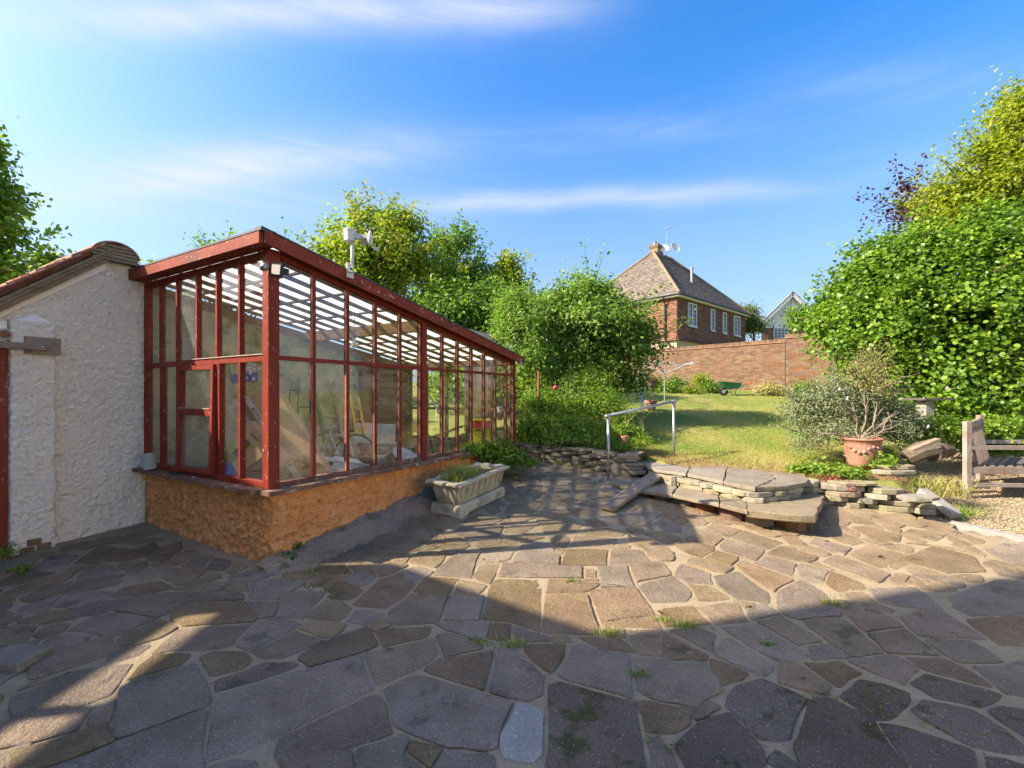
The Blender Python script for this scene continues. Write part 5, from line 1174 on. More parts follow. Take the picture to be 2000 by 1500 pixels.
# silver shrub behind the pot
tree('silver_shrub','silvery grey green shrub spilling beside the terracotta pot','shrub',(*P(1620,880,7.2).xy,.55),
    [pblob(1610,795,7.2,62,58),pblob(1570,820,7.2,40,48),pblob(1660,790,7.4,56,60),pblob(1620,850,7.0,56,42),pblob(1730,820,7.3,60,40),pblob(1580,870,7.0,34,20),pblob(1760,850,7.1,40,36),pblob(1690,830,7.4,50,50)],25000,.05,'leaf_silver',.09,.015,sprigs=70,sprig_len=.26,branches=60,asp=.35,trunk=False,ragged=.4,sprig_leaf=14)
tree('dry_perennial','dry straw coloured stems sticking up out of the silver shrub','plant',(*P(1690,860,7.1).xy,.55),
    [pblob(1690,765,7.1,40,46),pblob(1700,725,7.1,14,30)],1500,.04,'leaf_straw',.1,.012,sprigs=70,sprig_len=.42,branches=50,trunk=False,ragged=.5,asp=.3)
ground_plant('low_geranium','bright low geranium foliage behind the log and bench','plant',[pblob(1850,842,7.4,80,26),pblob(1780,850,7.4,50,20),pblob(1960,840,7.2,90,22),pblob(1940,875,7.6,60,14)],8500,.05,'leaf_bright',.08,.8,8,zb=.5,shape='six')
ground_plant('geranium_leaves','green leaves at the foot of the terracotta pot','plant',[pblob(1735,905,6.2,30,12),pblob(1600,920,6.2,60,12),pblob(1660,925,5.9,40,8)],1500,.05,'leaf_bright',.05,.8,6,zb=.42,shape='six',nobj=40)
ground_plant('sedum_mat','dark red sedum trailing over the pale stones','plant',[pblob(1625,935,5.9,28,12),pblob(1640,950,5.75,20,8),pblob(1662,960,5.6,10,16)],1300,.022,'leaf_red',.04,.8,4,zb=.38)
strap_plant('sedge_tuft','arching grass tuft at the edge of the gravel beside the bench post',(1850,945),5.75,210,.22,.008,'leaf_straw',.9,.13,zoff=-.18)
strap_plant('sedge_tuft','green grass tuft right of the leaning kerb stone',(1880,990),5.35,120,.14,.009,'leaf_bright',1.0,.10,zoff=-.33)
strap_plant('sedge_tuft','low grass tuft along the end of the pale stones',(1800,945),5.9,150,.18,.008,'leaf_grass',.9,.15,zoff=-.12)
# terracotta pot with bare branches
pc=P(1684,912,6.55); PT=empty('terracotta_pot',tuple(pc),0,'large worn terracotta pot with swag relief holding a bare branching shrub','pot')
k_=6.55/F; m=MB(); m.lathe(pc,[(.15,0),(.178,.06),(.21,.2),(.222,.33),(.225,.39),(.24,.395),(.252,.41),(.252,.428),(.23,.43),(.205,.428),(.198,.39),(.19,.30)],36); m.build('body','terracotta',PT,smooth=True)
for a in np.linspace(-2.9,.2,13):
    m=MB(); zz=.27+.045*math.cos(a*4); c=pc+Vector((.219*math.cos(a),.219*math.sin(a),zz)); m.lathe(c,[(.004,-.024),(.024,-.012),(.026,.006),(.012,.024)],8); m.build('swag_relief','terracotta',PT,smooth=True)
BS=empty('bare_shrub',tuple(pc+Vector((0,0,.40))),0,'bare pale branches fanning out of the large terracotta pot','plant')
m=MB()
def br(p,d,L,r,dep):
    q=p+d*L; m.tube([p,p+d*L*.5+Vector(RNG.normal(size=3))*L*.05,q],[r,r*.8,r*.6],6)
    if dep>0:
        for _ in range(3 if dep>1 else 2): br(q,(d+Vector(RNG.normal(size=3))*.38+Vector((0,0,.05))).normalized(),L*random.uniform(.6,.9),r*.58,dep-1)
for dv in ((-.75,.1,.25),(-.15,0,.9),(.65,0,.75),(.8,.1,.5),(1,.05,.2),(.9,-.2,.4),(.5,.3,.9)): br(pc+Vector((-.03,0,.39)),Vector(dv).normalized(),random.uniform(.24,.36),.014,2)
m.build('branches','bare_twig',BS)

# ---------------------------------------------------------------- bench
b1=GP(1889,970); zt=H-(823-HZ)/F*b1.y; b2=Vector((b1.x+.96,b1.y+.75,g(b1.x+.9,b1.y+.75)))
BN=empty('garden_bench',tuple(b1),0,'weathered grey wooden garden bench with slatted back at the right edge on gravel','bench')
dl=(b2-b1); dl.z=0; dl.normalize(); sx=Vector((dl.y,-dl.x,0)); up=Vector((0,0,1))
sx=Vector((1,-.04,0)).normalized()
MB().bar(b1,Vector((b1.x,b1.y,zt)),.065,.065,sx).build('back_post','bench_timber',BN)
MB().bar(b2,Vector((b2.x,b2.y,zt+.05)),.065,.065,sx).build('back_post','bench_timber',BN)
f1=b1+sx*.95; f2=b2+sx*.95
for f_ in (f1,f2): MB().bar(Vector((f_.x,f_.y,b1.z-.05)),Vector((f_.x,f_.y,b1.z+.68)),.065,.065,sx).build('front_leg','bench_timber',BN)
MB().bar(Vector((b1.x,b1.y,zt-.07))-dl*.02,Vector((b2.x,b2.y,zt-.04)),.04,.09).build('top_rail','bench_timber',BN)
za=H-(874-HZ)/F*b1.y
for p_,q_ in ((b1,f1),(b2,f2)): MB().bar(Vector((p_.x,p_.y,za)),Vector((q_.x+.1,q_.y,za+.0)),.075,.05).build('armrest','bench_timber',BN)
zs=H-(918-HZ)/F*b1.y
MB().bar(Vector((b1.x,b1.y,zs)),Vector((f1.x,f1.y,zs)),.05,.09).build('side_rail','bench_timber',BN)
MB().bar(Vector((b2.x,b2.y,zs)),Vector((f2.x,f2.y,zs)),.05,.09).build('side_rail','bench_timber',BN)
MB().bar(Vector((b1.x,b1.y,zs+.0))+sx*.12,Vector((b2.x,b2.y,zs+.0))+sx*.12,.05,.08).build('back_rail','bench_timber',BN)
L_=(b2-b1).length
for i in range(9):
    t_=.08+i*(L_-.16)/8; p_=Vector((b1.x,b1.y,zt-.11))+dl*t_; q_=Vector((b1.x,b1.y,zs+.02))+dl*t_+sx*.13; MB().bar(p_,q_,.045,.018,sx).build('back_slat','bench_timber',BN)
for i in range(7):
    p_=Vector((b1.x,b1.y,zs+.055))+sx*(.18+i*.118)+dl*.04; q_=p_+dl*(L_-.08); MB().bar(p_,q_,.085,.022).build('seat_slat','dark_slat',BN)
MB().bar(Vector((b1.x,b1.y,b1.z+.16))+sx*.0,Vector((f1.x,f1.y,b1.z+.16)),.04,.05).build('stretcher','bench_timber',BN)

# bench slab in the shrubs
p=P(1812,802,8.0); SB=empty('stone_table',(p.x,p.y,p.z-.3),0,'grey stone slab table half hidden in the shrubs behind the pot','table')
MB().box((p.x-.24,p.y-.2,p.z+.19),(p.x+.28,p.y+.25,p.z+.225)).build('slab_top','dark_slat',SB); MB().box((p.x-.12,p.y-.1,p.z-.35),(p.x+.02,p.y+.1,p.z+.188)).build('leg','pale_stone',SB)
# pots, poles, ball
def pot(px,py,Y,r_,h_,lb,zz=None):
    c=P(px,py,Y); m=MB(); m.lathe(c,[(r_*.68,0),(r_*.9,h_*.75),(r_,h_*.76),(r_,h_),(r_*.86,h_),(r_*.8,h_*.7)],20); m.build('terracotta_pot','terracotta',smooth=False,label=lb,cat='pot',group='terracotta pots')
pot(1271,803,12.3,.17,.30,'round terracotta pot at the far left of the lawn behind the handrail'); pot(1220,864,7.35,.06,.11,'small terracotta pot among herbs between the handrail posts'); pot(1270,758,17,.25,.35,'reddish pot against the foot of the brick wall at the left')
m=MB(); p=P(1085,757,8.3); m.lathe(p,[(.004,-.045),(.03,-.035),(.045,-.01),(.045,.01),(.03,.035),(.004,.045)],16); m.build('red_ball','red_ball',smooth=True,label='small shiny crimson ball standing above the perennials',cat='ball')
m=MB(); p=P(1052,778,8.6); m.tube([Vector((p.x,p.y,.7)),Vector((p.x,p.y,H+45/F*8.6))],.024,8); m.build('rusty_stake','rust',label='rust brown stake upright in the bed right of the greenhouse',cat='stake')
m=MB(); p=GP(1254,796,LH); m.tube([p,Vector((p.x,p.y,H+35/F*p.y))],.022,8); m.build('blue_pole','blue_paint',label='thin dark blue pole at the left side of the lawn',cat='pole')
# rotary airer
p=GP(1298,789,LH); RA=empty('clothes_airer',tuple(p),0,'rotary clothes airer with pegs on its raised arms in the lawn','clothes airer'); k=p.y/F
hub=Vector((p.x,p.y,H-(730-HZ)/F*p.y)); MB().tube([p,Vector((p.x,p.y,H-(712-HZ)/F*p.y))],.020,8).build('pole','grey_metal',RA)
ends=[]
for dx,dy_ in ((-.66,.5),(.68,-.5),(-.5,-.6),(.75,.55)):
    e=hub+Vector((dx*1.0,dy_*1.0,.34)); ends.append(e); MB().tube([hub,e],.014,6).build('arm','grey_metal',RA)
ml=MB()
for f_ in (.6,.8,1.0):
    q=[hub.lerp(e,f_) for e in (ends[0],ends[2],ends[1],ends[3])]
    for i in range(4): ml.tube([q[i],q[i].lerp(q[(i+1)%4],.5)-Vector((0,0,.03)),q[(i+1)%4]],.003,4,False)
ml.build('line','white_plastic',RA)
mp_=MB()
for i in range(46):
    q=[ends[0],ends[2],ends[1],ends[3]]; j=i%4; c=q[j].lerp(q[(j+1)%4],random.choice((random.random(),.1+.1*random.random())))-Vector((0,0,.04)); mp_.box((c.x-.008,c.y-.006,c.z-.03),(c.x+.008,c.y+.006,c.z+.03))
o=mp_.build('pegs','white_plastic',RA); o['kind']='stuff'
# wheelbarrow
p=GP(1418,773,LH); p.z=LH(p.x,p.y); sc_=p.y*55/F/1.30; WB=empty('wheelbarrow',tuple(p),-.12,'green metal wheelbarrow parked on the lawn before the brick wall','wheelbarrow')
def wb(x,y,z): return (x*sc_,y*sc_,z*sc_)
m=MB(); top=[(-.28,-.3),(.62,-.26),(.62,.26),(-.28,.3)]; bot=[(.02,-.19),(.48,-.19),(.48,.19),(.02,.19)]
vs=[wb(*a,.66 if i in(0,3) else .58) for i,a in enumerate(top)]+[wb(*a,.32) for a in bot]+[wb(a*.96+.006,b*.94,.655 if i in(0,3) else .575) for i,(a,b) in enumerate(top)]+[wb(a*.96+.01,b*.94,.34) for a,b in bot]
m.add(vs,[(0,1,5,4),(1,2,6,5),(2,3,7,6),(3,0,4,7),(7,6,5,4),(8,12,13,9),(9,13,14,10),(10,14,15,11),(11,15,12,8),(12,15,14,13),(0,8,9,1),(1,9,10,2),(2,10,11,3),(3,11,8,0)]); m.build('tray','green_paint',WB,True)
m=MB(); m.lathe(wb(-.10,0,.19),[(.10*sc_,-.045*sc_),(.19*sc_,-.03*sc_),(.19*sc_,.03*sc_),(.10*sc_,.045*sc_)],18,(0,1,0)); m.build('wheel','black_plastic',WB,True)
m=MB(); m.lathe(wb(-.10,0,.19),[(.03*sc_,-.06*sc_),(.09*sc_,-.05*sc_),(.09*sc_,.05*sc_),(.03*sc_,.06*sc_)],14,(0,1,0)); m.build('wheel_hub','grey_metal',WB,True)
for s_ in (-1,1):
    MB().tube([wb(-.10,.07*s_,.19),wb(.05,.14*s_,.31),wb(.5,.2*s_,.36),wb(1.02,.27*s_,.58)],.016*sc_,6).build('handle','green_paint',WB,True)
    MB().tube([wb(.90,.26*s_,.535),wb(1.05,.275*s_,.60)],.022*sc_,6).build('grip','ink_red',WB,True)
    MB().tube([wb(.25,.19*s_,.34),wb(.36,.22*s_,.0),wb(.46,.22*s_,.0),wb(.55,.2*s_,.38)],.014*sc_,6).build('leg','green_paint',WB,True)
# plants along the brick wall
for px,py,Y,rx,ry,lb,mt in ((1278,752,17.5,20,14,'low yellow green shrub at the left foot of the brick wall','leaf_yellow'),(1318,752,17,22,18,'green shrub by the wall right of the clothes airer','leaf_mid'),(1302,762,16.6,16,10,'small bright bush behind the airer pole','leaf_bright'),(1370,748,17,14,18,'upright yellow green plant against the wall','leaf_yellow'),(1388,758,16.6,16,12,'green plant left of the wheelbarrow','leaf_mid'),(1345,765,16.5,14,6,'low reddish green plant at the wall foot','leaf_maple'),(1505,762,15.6,28,7,'low straggly border plants at the wall foot right of the wheelbarrow','leaf_straw'),(1575,760,15,24,10,'border plant at the right foot of the brick wall','leaf_shrub')):
    ground_plant('border_plant',lb,'plant',[pblob(px,py,Y,rx,ry)],1100,.085,mt,.12,.5,10,group='plants along the brick wall',clump=10)
for px,lb in ((1489,'pale stone lying at the wall foot right of the wheelbarrow'),(1502,'brown stone beside the pale one at the wall foot')):
    p=GP(px,770,LH); m=MB(); rock(m,(p.x,p.y+.5,p.z+.05),(1,.2),.2,.16,.14,.35); m.build('border_stone','wall_stone_pale' if px<1500 else 'slate_stone',label=lb,cat='stone')
# ---------------------------------------------------------------- garden brick wall
BWc=Vector((10.4,17.0,0)); bd_=Vector((-.698,.716,0)); bn=Vector((-.716,-.698,0))   # bn faces the garden
BW=empty('garden_brick_wall',(10.4,17.0,1.4),0,'long red brick garden wall with brick on edge coping behind the lawn','wall')
def BP(s,o,z): v=BWc+bd_*s-bn*(-o); return Vector((v.x,v.y,z))   # s along to the left, o outward to garden
def bbox_(m,s0,s1,o0,o1,z0,z1,r=None):
    vs=[BP(s0,o0,z0),BP(s1,o0,z0),BP(s1,o1,z0),BP(s0,o1,z0),BP(s0,o0,z1),BP(s1,o0,z1),BP(s1,o1,z1),BP(s0,o1,z1)]
    m.add(vs,[(0,1,2,3),(4,7,6,5),(0,4,5,1),(1,5,6,2),(2,6,7,3),(3,7,4,0)],r)
ZW=3.52
m=MB(); bbox_(m,0,9,-.2,0,.8,ZW); bbox_(m,-3.5,0,-.2,0.0,.8,ZW+.15); m.build('mortar_core','brick_mortar',BW)
allb=[]; halves=[]
for row in range(29):
    z=ZW-.075*(row+1)
    for k in range(-16,41):
        s0=k*.225+(.1125 if row%2 else 0)
        if row%2 and k==0: halves.append((0,z))
        if s0<0-.0: continue
        allb.append((s0,z))
for row in range(31):
    z=ZW+.15-.075*(row+1)
    for k in range(-16,0):
        s0=k*.225+(.1125 if row%2 else 0)
        if s0+.215>0: halves.append((-.112,z)); continue
        allb.append((s0,z))
def seen(b):
    p=BP(b[0]+.1,0,b[1]); px=1000+p.x/p.y*F; py=HZ-(p.z-H)/p.y*F
    return 1270<px<1625 and py<768
vis=[b for b in allb if seen(b)]; vis.sort(key=lambda b:BP(b[0],0,0).y)
bm=MB().box((0,0,0),(.213,.016,.064)); bme=bpy.data.meshes.new('brick'); bme.from_pydata(bm.v,[],bm.f); bme.materials.append(M['brick'])
rot=Matrix((bd_,bn,(0,0,1))).transposed().to_4x4()
near=set(vis[:240]); rest=MB(); kk=0
for b in allb:
    if b in near:
        o=bpy.data.objects.new('brick',bme); COL.objects.link(o); o.parent=BW
        o.matrix_local=MX[BW.name].inverted()@(Matrix.Translation(BP(b[0]+.006,-.008+random.uniform(-.002,.003),b[1]+.005))@rot)
    else: bbox_(rest,b[0]+.006,b[0]+.219,-.008,.008+random.uniform(-.002,.002),b[1]+.005,b[1]+.069)
for s0,z in halves: bbox_(rest,s0+.004,s0+.104,-.008,.008,z+.005,z+.069)
o=rest.build('bricks','brick_mix',BW,rnd=True); o['kind']='stuff'
cm=MB(); 
for k in range(-40,102):
    z=ZW if k>=0 else ZW+.15
    bbox_(cm,k*.0785+.003,k*.0785+.072,-.21,.02,z+.035,z+.15)
o=cm.build('coping_bricks','brick_mix',BW,rnd=True); o['kind']='stuff'
m=MB(); bbox_(m,0,9,-.23,.045,ZW,ZW+.033); bbox_(m,-3.5,-.002,-.23,.046,ZW+.15,ZW+.183); m.build('tile_crease','clay_tile',BW)
m=MB(); bbox_(m,-.02,.0,-.01,.012,1.2,ZW); m.build('expansion_joint','black_gutter',BW)
m=MB(); bbox_(m,5.0,5.015,-.01,.012,1.2,ZW); m.build('expansion_joint','black_gutter',BW)
# ---------------------------------------------------------------- brick house, tile hung
HC=Vector((10.34,28.0,0)); dr_=Vector((.745,.667,0)); dl_=Vector((-.667,.745,0))
HS=empty('tile_hung_house',(10.34,28,2),math.atan2(.667,.745),'large red tile hung house with steep brown hipped roof and four white windows','house')
# local: x along right face, y along left face
LX,LY=10.8,8.1; ZE=7.75; ZTH=4.95
MB().box((0,0,2.0),(LX,LY,4.5)).build('lower_wall','yellow_brick',HS,True) if False else None
def hl(m,a,b): m.box((a[0],a[1],a[2]-2),(b[0],b[1],b[2]-2))
m=MB(); hl(m,(.1,.1,1.0),(LX-.1,LY-.1,4.45)); m.build('lower_wall','brick',HS,True)
m=MB(); hl(m,(.04,.04,4.45),(LX-.04,LY-.04,4.97)); m.build('pale_band','pale_band',HS,True)
wins=[(1.35,1.15),(4.6,.62),(6.55,.62),(8.5,1.15)]; WZ0,WZ1=6.0,7.5
m=MB(); hl(m,(.06,.06,4.97),(LX-.06,LY-.06,ZE)); m.build('wall_core','brick_mortar',HS,True)
# hung tiles: real lapped courses
tl_=MB(); nrow=26; hrow=(ZE-ZTH-.05)/nrow
for r_ in range(nrow):
    z=ZTH+r_*hrow-2; flare=.10*max(0,(4-r_)/4)**2
    for face,L in ((0,LX),(1,LY)):
        n=int(L/.19)
        for k in range(n+1):
            a=max(0,k*.19-(.095 if r_%2 else 0)); b=min(L,(k+1)*.19-(.095 if r_%2 else 0)-.007)
            if b<=a: continue
            if face==0 and any(a>w_[0]-.12 and b<w_[0]+w_[1]+.12 and WZ0-2-.13<z+.03<WZ1-2+.05 for w_ in wins): continue
            j=random.uniform(-.004,.006)
            if face==0: vs=[(a,-.045-flare-j,z),(b,-.045-flare-j,z),(b,.02,z),(a,.02,z),(a,-.012,z+hrow+.03),(b,-.012,z+hrow+.03),(b,.03,z+hrow+.03),(a,.03,z+hrow+.03)]; f=[(0,3,2,1),(0,1,5,4),(1,2,6,5),(3,0,4,7)]
            else: vs=[(-.045-flare-j,a,z),(-.045-flare-j,b,z),(.02,b,z),(.02,a,z),(-.012,a,z+hrow+.03),(-.012,b,z+hrow+.03),(.03,b,z+hrow+.03),(.03,a,z+hrow+.03)]; f=[(0,1,2,3),(0,4,5,1),(1,5,6,2),(3,7,4,0)]
            tl_.add(vs,f)
o=tl_.build('hung_tiles','hung_tile',HS,True,rnd=True); o['kind']='stuff'
# roof
ov=.32; zE=ZE-2+.05; pit=4.15/4.05; zA=zE+ (LY/2+ov)*pit
e0,e1,f0,f1=-ov,LX+ov,-ov,LY+ov; rx0,rx1=LY/2,LX-LY/2; ry=LY/2
rf=MB(); vs=[(e0,f0,zE),(e1,f0,zE),(e1,f1,zE),(e0,f1,zE),(rx0,ry,zA),(rx1,ry,zA)]
rf.add(vs,[(0,1,5,4),(1,2,5),(2,3,4,5),(3,0,4),(3,2,1,0)]); rf.build('roof_core','dark_roofing',HS,True)
rt=MB(); ncr=34
def hip_rows(A,B,T0,T1,nrm):
    A,B,T0,T1=map(Vector,(A,B,T0,T1))
    for r_ in range(ncr):
        t0,t1=r_/ncr,(r_+1.25)/ncr; p0,p1=A.lerp(T0,t0),B.lerp(T1,t0); q0,q1=A.lerp(T0,min(1,t1)),B.lerp(T1,min(1,t1)); L=(p1-p0).length; n=max(1,int(L/.26))
        for k in range(n):
            u0,u1=k/n,(k+.975)/n; j=nrm*(.045+random.uniform(-.006,.008))
            a_,b_=p0.lerp(p1,u0),p0.lerp(p1,u1); c_,d_=q0.lerp(q1,u1),q0.lerp(q1,u0)
            rt.add([a_+j,b_+j,c_+nrm*.008,d_+nrm*.008,a_+nrm*.005,b_+nrm*.005],[(0,1,2,3),(4,5,1,0)])
sq=1/math.hypot(1,pit)
hip_rows((e0,f0,zE),(e1,f0,zE),(rx0,ry,zA),(rx1,ry,zA),Vector((0,-pit*sq,sq)))
hip_rows((e0,f1,zE),(e0,f0,zE),(rx0,ry,zA),(rx0,ry,zA),Vector((-pit*sq,0,sq)))
hip_rows((e1,f0,zE),(e1,f1,zE),(rx1,ry,zA),(rx1,ry,zA),Vector((pit*sq,0,sq)))
o=rt.build('roof_tiles','roof_tile',HS,True,rnd=True); o['kind']='stuff'
for a,b in (((e0,f0,zE),(rx0,ry,zA)),((e1,f0,zE),(rx1,ry,zA)),((e0,f1,zE),(rx0,ry,zA)),((rx0,ry,zA),(rx1,ry,zA))):
    MB().tube([Vector(a)+Vector((0,0,.05)),Vector(b)+Vector((0,0,.06))],.09,7).build('ridge','clay_tile' if a==(rx0,ry,zA) else 'verge_timber',HS,True)
# eaves
MB().box((e0+.02,f0+.02,zE-.16),(e1-.02,f0+.06,zE-.01)).build('fascia','white_paint',HS,True); MB().box((e0+.02,f0+.065,zE-.16),(e0+.06,f1-.02,zE-.01)).build('fascia','white_paint',HS,True)
MB().box((e0+.065,f0+.065,zE-.15),(0.0,f1-.02,zE-.135)).build('soffit','white_paint',HS,True); MB().box((.002,f0+.065,zE-.15),(e1-.02,-.05,zE-.135)).build('soffit','white_paint',HS,True)
MB().tube([(e0-.05,f0-.05,zE-.02),(e1+.05,f0-.05,zE-.02)],.06,8).build('gutter','black_gutter',HS,True); MB().tube([(e0-.05,f0-.05,zE-.02),(e0-.05,f1+.05,zE-.02)],.06,8).build('gutter','black_gutter',HS,True)
MB().tube([(e0-.05,.75,zE-.05),(e0-.05,.75,zE-.22),(-.13,.75,zE-.45),(-.13,.75,3.05),(-.2,.6,2.9),(-.0,.35,2.45),(-.0,.35,1.2)],.05,8).build('downpipe','black_gutter',HS,True)
for (x,wd) in wins:
    wn=MB(); z0,z1=WZ0-2,WZ1-2; t=.07
    for a,b in (((x,-.10,z0),(x+t,.02,z1)),((x+wd-t,-.10,z0),(x+wd,.02,z1)),((x+t,-.10,z0),(x+wd-t,.02,z0+t)),((x+t,-.10,z1-t),(x+wd-t,.02,z1))): wn.box(a,b)
    nb=2 if wd>1 else 1
    w_=wn.build('window','white_paint',HS,True)
    if nb==2: MB().box((x+wd/2-.035,-.09,z0+t),(x+wd/2+.035,.0,z1-t)).build('mullion','white_paint',w_,True)
    MB().box((x+t,-.03,z0+t),(x+wd-t,-.02,z1-t)).build('glass','window_dark',w_,True)
    for k in range(1,5): zz=z0+t+(z1-z0-2*t)*k/5; MB().box((x+t,-.042,zz-.012),(x+wd-t,-.031,zz+.012)).build('glazing_bar','white_paint',w_,True)
    for k in ((.25,.75) if nb==2 else (.5,)): MB().box((x+t+(wd-2*t)*k-.01,-.044,z0+t),(x+t+(wd-2*t)*k+.01,-.032,z1-t)).build('glazing_bar','white_paint',w_,True)
    MB().box((x-.05,-.15,z0-.09),(x+wd+.05,.02,z0-.002)).build('sill','galvanised',HS,True)
ch=MB(); cx_,cy_=rx0+1.1,ry+.35; ch.box((cx_-.42,cy_-.33,zA-2.4),(cx_+.42,cy_+.33,zA+.55)); chm=ch.build('chimney','yellow_brick',HS,True)
for k in range(3): MB().box((cx_-.46-.03*k,cy_-.37-.03*k,zA+.552+.07*k),(cx_+.46+.03*k,cy_+.37+.03*k,zA+.618+.07*k)).build('corbel','yellow_brick',chm,True)
for dx in (-.22,.22): MB().lathe((cx_+dx,cy_,zA+.76),[(.14,0),(.12,.25),(.14,.28),(.10,.29)],14).build('chimney_pot','terracotta',chm,True)
# aerials and dishes
pa=HS.matrix_basis@Vector((cx_+.66,cy_-.5,zA-1.3)); MXh=MX[HS.name]; pa=MXh@Vector((cx_+.66,cy_-.5,zA-1.2))
AE=empty('tv_aerial',tuple(pa),0,'tall television aerial mast beside the house chimney','aerial')
MB().tube([pa,pa+Vector((0,0,3.6))],.022,6).build('mast','grey_metal',AE)
MB().tube([pa+Vector((-.2,0,3.3)),pa+Vector((.9,-.3,3.5))],.018,5).build('boom','grey_metal',AE)
for k in range(7): c=pa+Vector((-.1+.15*k,-.045*k,3.32+.028*k)); MB().tube([c+Vector((-.04,-.16,.0)),c+Vector((.04,.16,.0))],.012,4).build('element','grey_metal',AE)
for k,(dx,dz,s_,lb) in enumerate(((.45,1.75,.40,'pale grey satellite dish facing right on the aerial mast'),(-.30,1.65,.36,'second satellite dish in front of the chimney'))):
    c=pa+Vector((dx,-.3,dz)); m=MB(); m.lathe(c,[(.01,0),(s_*.5,.03),(s_,.13),(s_*.98,.14),(s_*.5,.045),(.01,.015)],20,(.35 if k==0 else -.3,-.75,.35)); root=m.build('satellite_dish','cream_render',label=lb,cat='satellite dish'); 
fl=MXh@Vector((4.9,1.45,zE+(1.45+ov)*pit-.2)); m=MB(); m.tube([fl,fl+Vector((0,0,1.2))],.09,10); m.lathe(fl+Vector((0,0,1.2)),[(.13,0),(.13,.10),(.05,.15)],10); m.build('flue_pipe','grey_metal',label='grey metal flue pipe standing on the brown roof slope',cat='flue')
# ---------------------------------------------------------------- white gabled house
GD=40.0; def_=lambda px,py,Y=GD: P(px,py,Y)
WH=empty('white_gabled_house',tuple(P(1560,740,GD)),0,'distant house with white timbered gable over orange brick and a lattice window','house')
def Wp(px,py,dy=0.0): v=P(px,py,GD); return Vector((v.x+dy*.66,v.y+dy,v.z))
def poly(pts,y0,y1,name,mat,parent=WH):
    m=MB(); n=len(pts); fr=[Wp(a,b,y0) for a,b in pts]; bk=[Wp(a,b,y1) for a,b in pts]
    m.add(fr+bk,[tuple(range(n)),tuple(range(2*n-1,n-1,-1))]+[(i,n+i,n+(i+1)%n,(i+1)%n) for i in range(n)]); return m.build(name,mat,parent)
poly([(1487,642),(1640,642),(1640,740),(1487,740)],0,7,'brick_wall','brick')
poly([(1482,643),(1548,579),(1630,650),(1640,660),(1640,641.5),(1482,641)],-.02,-.01,'gable_panel','cream_render') if False else poly([(1484,641),(1548,578),(1616,641)],-.03,6.9,'gable_panel','cream_render')
for a,b,c,d in ((1546,1550,584,641),(1486,1614,635,641),(1530,1533,606,641),(1565,1568,600,641),(1510,1512,620,641),(1585,1588,614,641),(1534,1564,612,615),(1550,1586,621,624)): poly([(a,c),(b,c),(b,d),(a,d)],-.10,-.034,'timber_strip','white_paint')
for s_ in (-1,1):
    a=Wp(1548,576,-.3); b=Wp(1548+s_*70,576+67,-.3); MB().bar(a,b,.14,.30).build('barge_board','white_paint',WH)
    MB().add([a+Vector((0,-.1,.25)),b+Vector((0,-.1,.25)),b+Vector((4.6,7,.25)),a+Vector((4.6,7,.25)),a+Vector((0,-.1,.16)),b+Vector((0,-.1,.16)),b+Vector((4.6,7,.16)),a+Vector((4.6,7,.16))],[(0,1,2,3),(4,7,6,5),(0,4,5,1),(1,5,6,2),(2,6,7,3)]).build('roof','roof_timber',WH)
m=MB(); a,b,c=Wp(1572,603,2.5),Wp(1625,555,6),Wp(1700,560,6); m.add([Wp(1560,625,2.0),Wp(1625,553,5.5),Wp(1760,553,5.5),Wp(1760,660,1.0),Wp(1600,660,1.0)],[(4,3,2,1,0)]); m.build('main_roof','dark_roofing',WH)
w_=poly([(1511,641.5),(1541,641.5),(1541,661),(1511,661)],-.06,.02,'window','white_paint')
for i in range(4):
    for j in range(3):
        x0=1513+i*6.9; z0_=643+j*5.9; poly([(x0,z0_),(x0+5.4,z0_),(x0+5.4,z0_+4.8),(x0,z0_+4.8)],-.075,-.062,'pane','window_dark',w_)
# ---------------------------------------------------------------- roofing seen past the greenhouse end
m=MB(); a=P(905,640,9.6); b=P(962,662,9.6); m.add([P(900,638,9.9),P(965,655,9.9),P(968,668,9.4),P(905,655,9.4),P(900,644,9.9),P(965,661,9.9),P(968,674,9.4),P(905,661,9.4)],[(0,1,2,3),(7,6,5,4),(0,4,5,1),(1,5,6,2),(2,6,7,3),(3,7,4,0)])
sr=empty('lean_to_shed',tuple(P(935,800,9.6)),0,'dark felted low roof peeping out beyond the end of the greenhouse','shed'); m.build('roof','dark_roofing',sr)
m=MB(); c=P(935,700,9.65); m.box((c.x-.3,c.y-.15,.5),(c.x+.3,c.y+.15,H-(662-HZ)/F*9.65)); m.build('wall','verge_timber',sr)
# ---------------------------------------------------------------- fixtures on the greenhouse
c=G(.78,-.127,0); WS=empty('weather_station',(c.x,c.y,2.8),ANG-math.pi/2,'white plastic weather station with wind cups on the greenhouse fascia','weather station')
Yw=c.y; kx=Yw/F
def WP_(px,py,d=0): p_=P(px,py,Yw-.03); return Vector((p_.x,p_.y-d,p_.z))
def w3(px,py): return WP_(px,py)
zp0,zp1=H-(543-HZ)/F*Yw,H-(515-HZ)/F*Yw
pc_=G(.78,-.135,0); nrm_=Vector((.867,-.499,0)); al=Vector((.499,.867,0))
m=MB(); m.bar(Vector((pc_.x,pc_.y,zp0)),Vector((pc_.x,pc_.y,zp1)),.085,.014,nrm_); m.build('mount_plate','white_plastic',WS)
o_=pc_+nrm_*.035; m=MB(); m.tube([Vector((o_.x,o_.y,zp0+.05)),Vector((o_.x,o_.y,H-(470-HZ)/F*Yw))],.017,12); m.build('pole','white_plastic',WS,smooth=True)
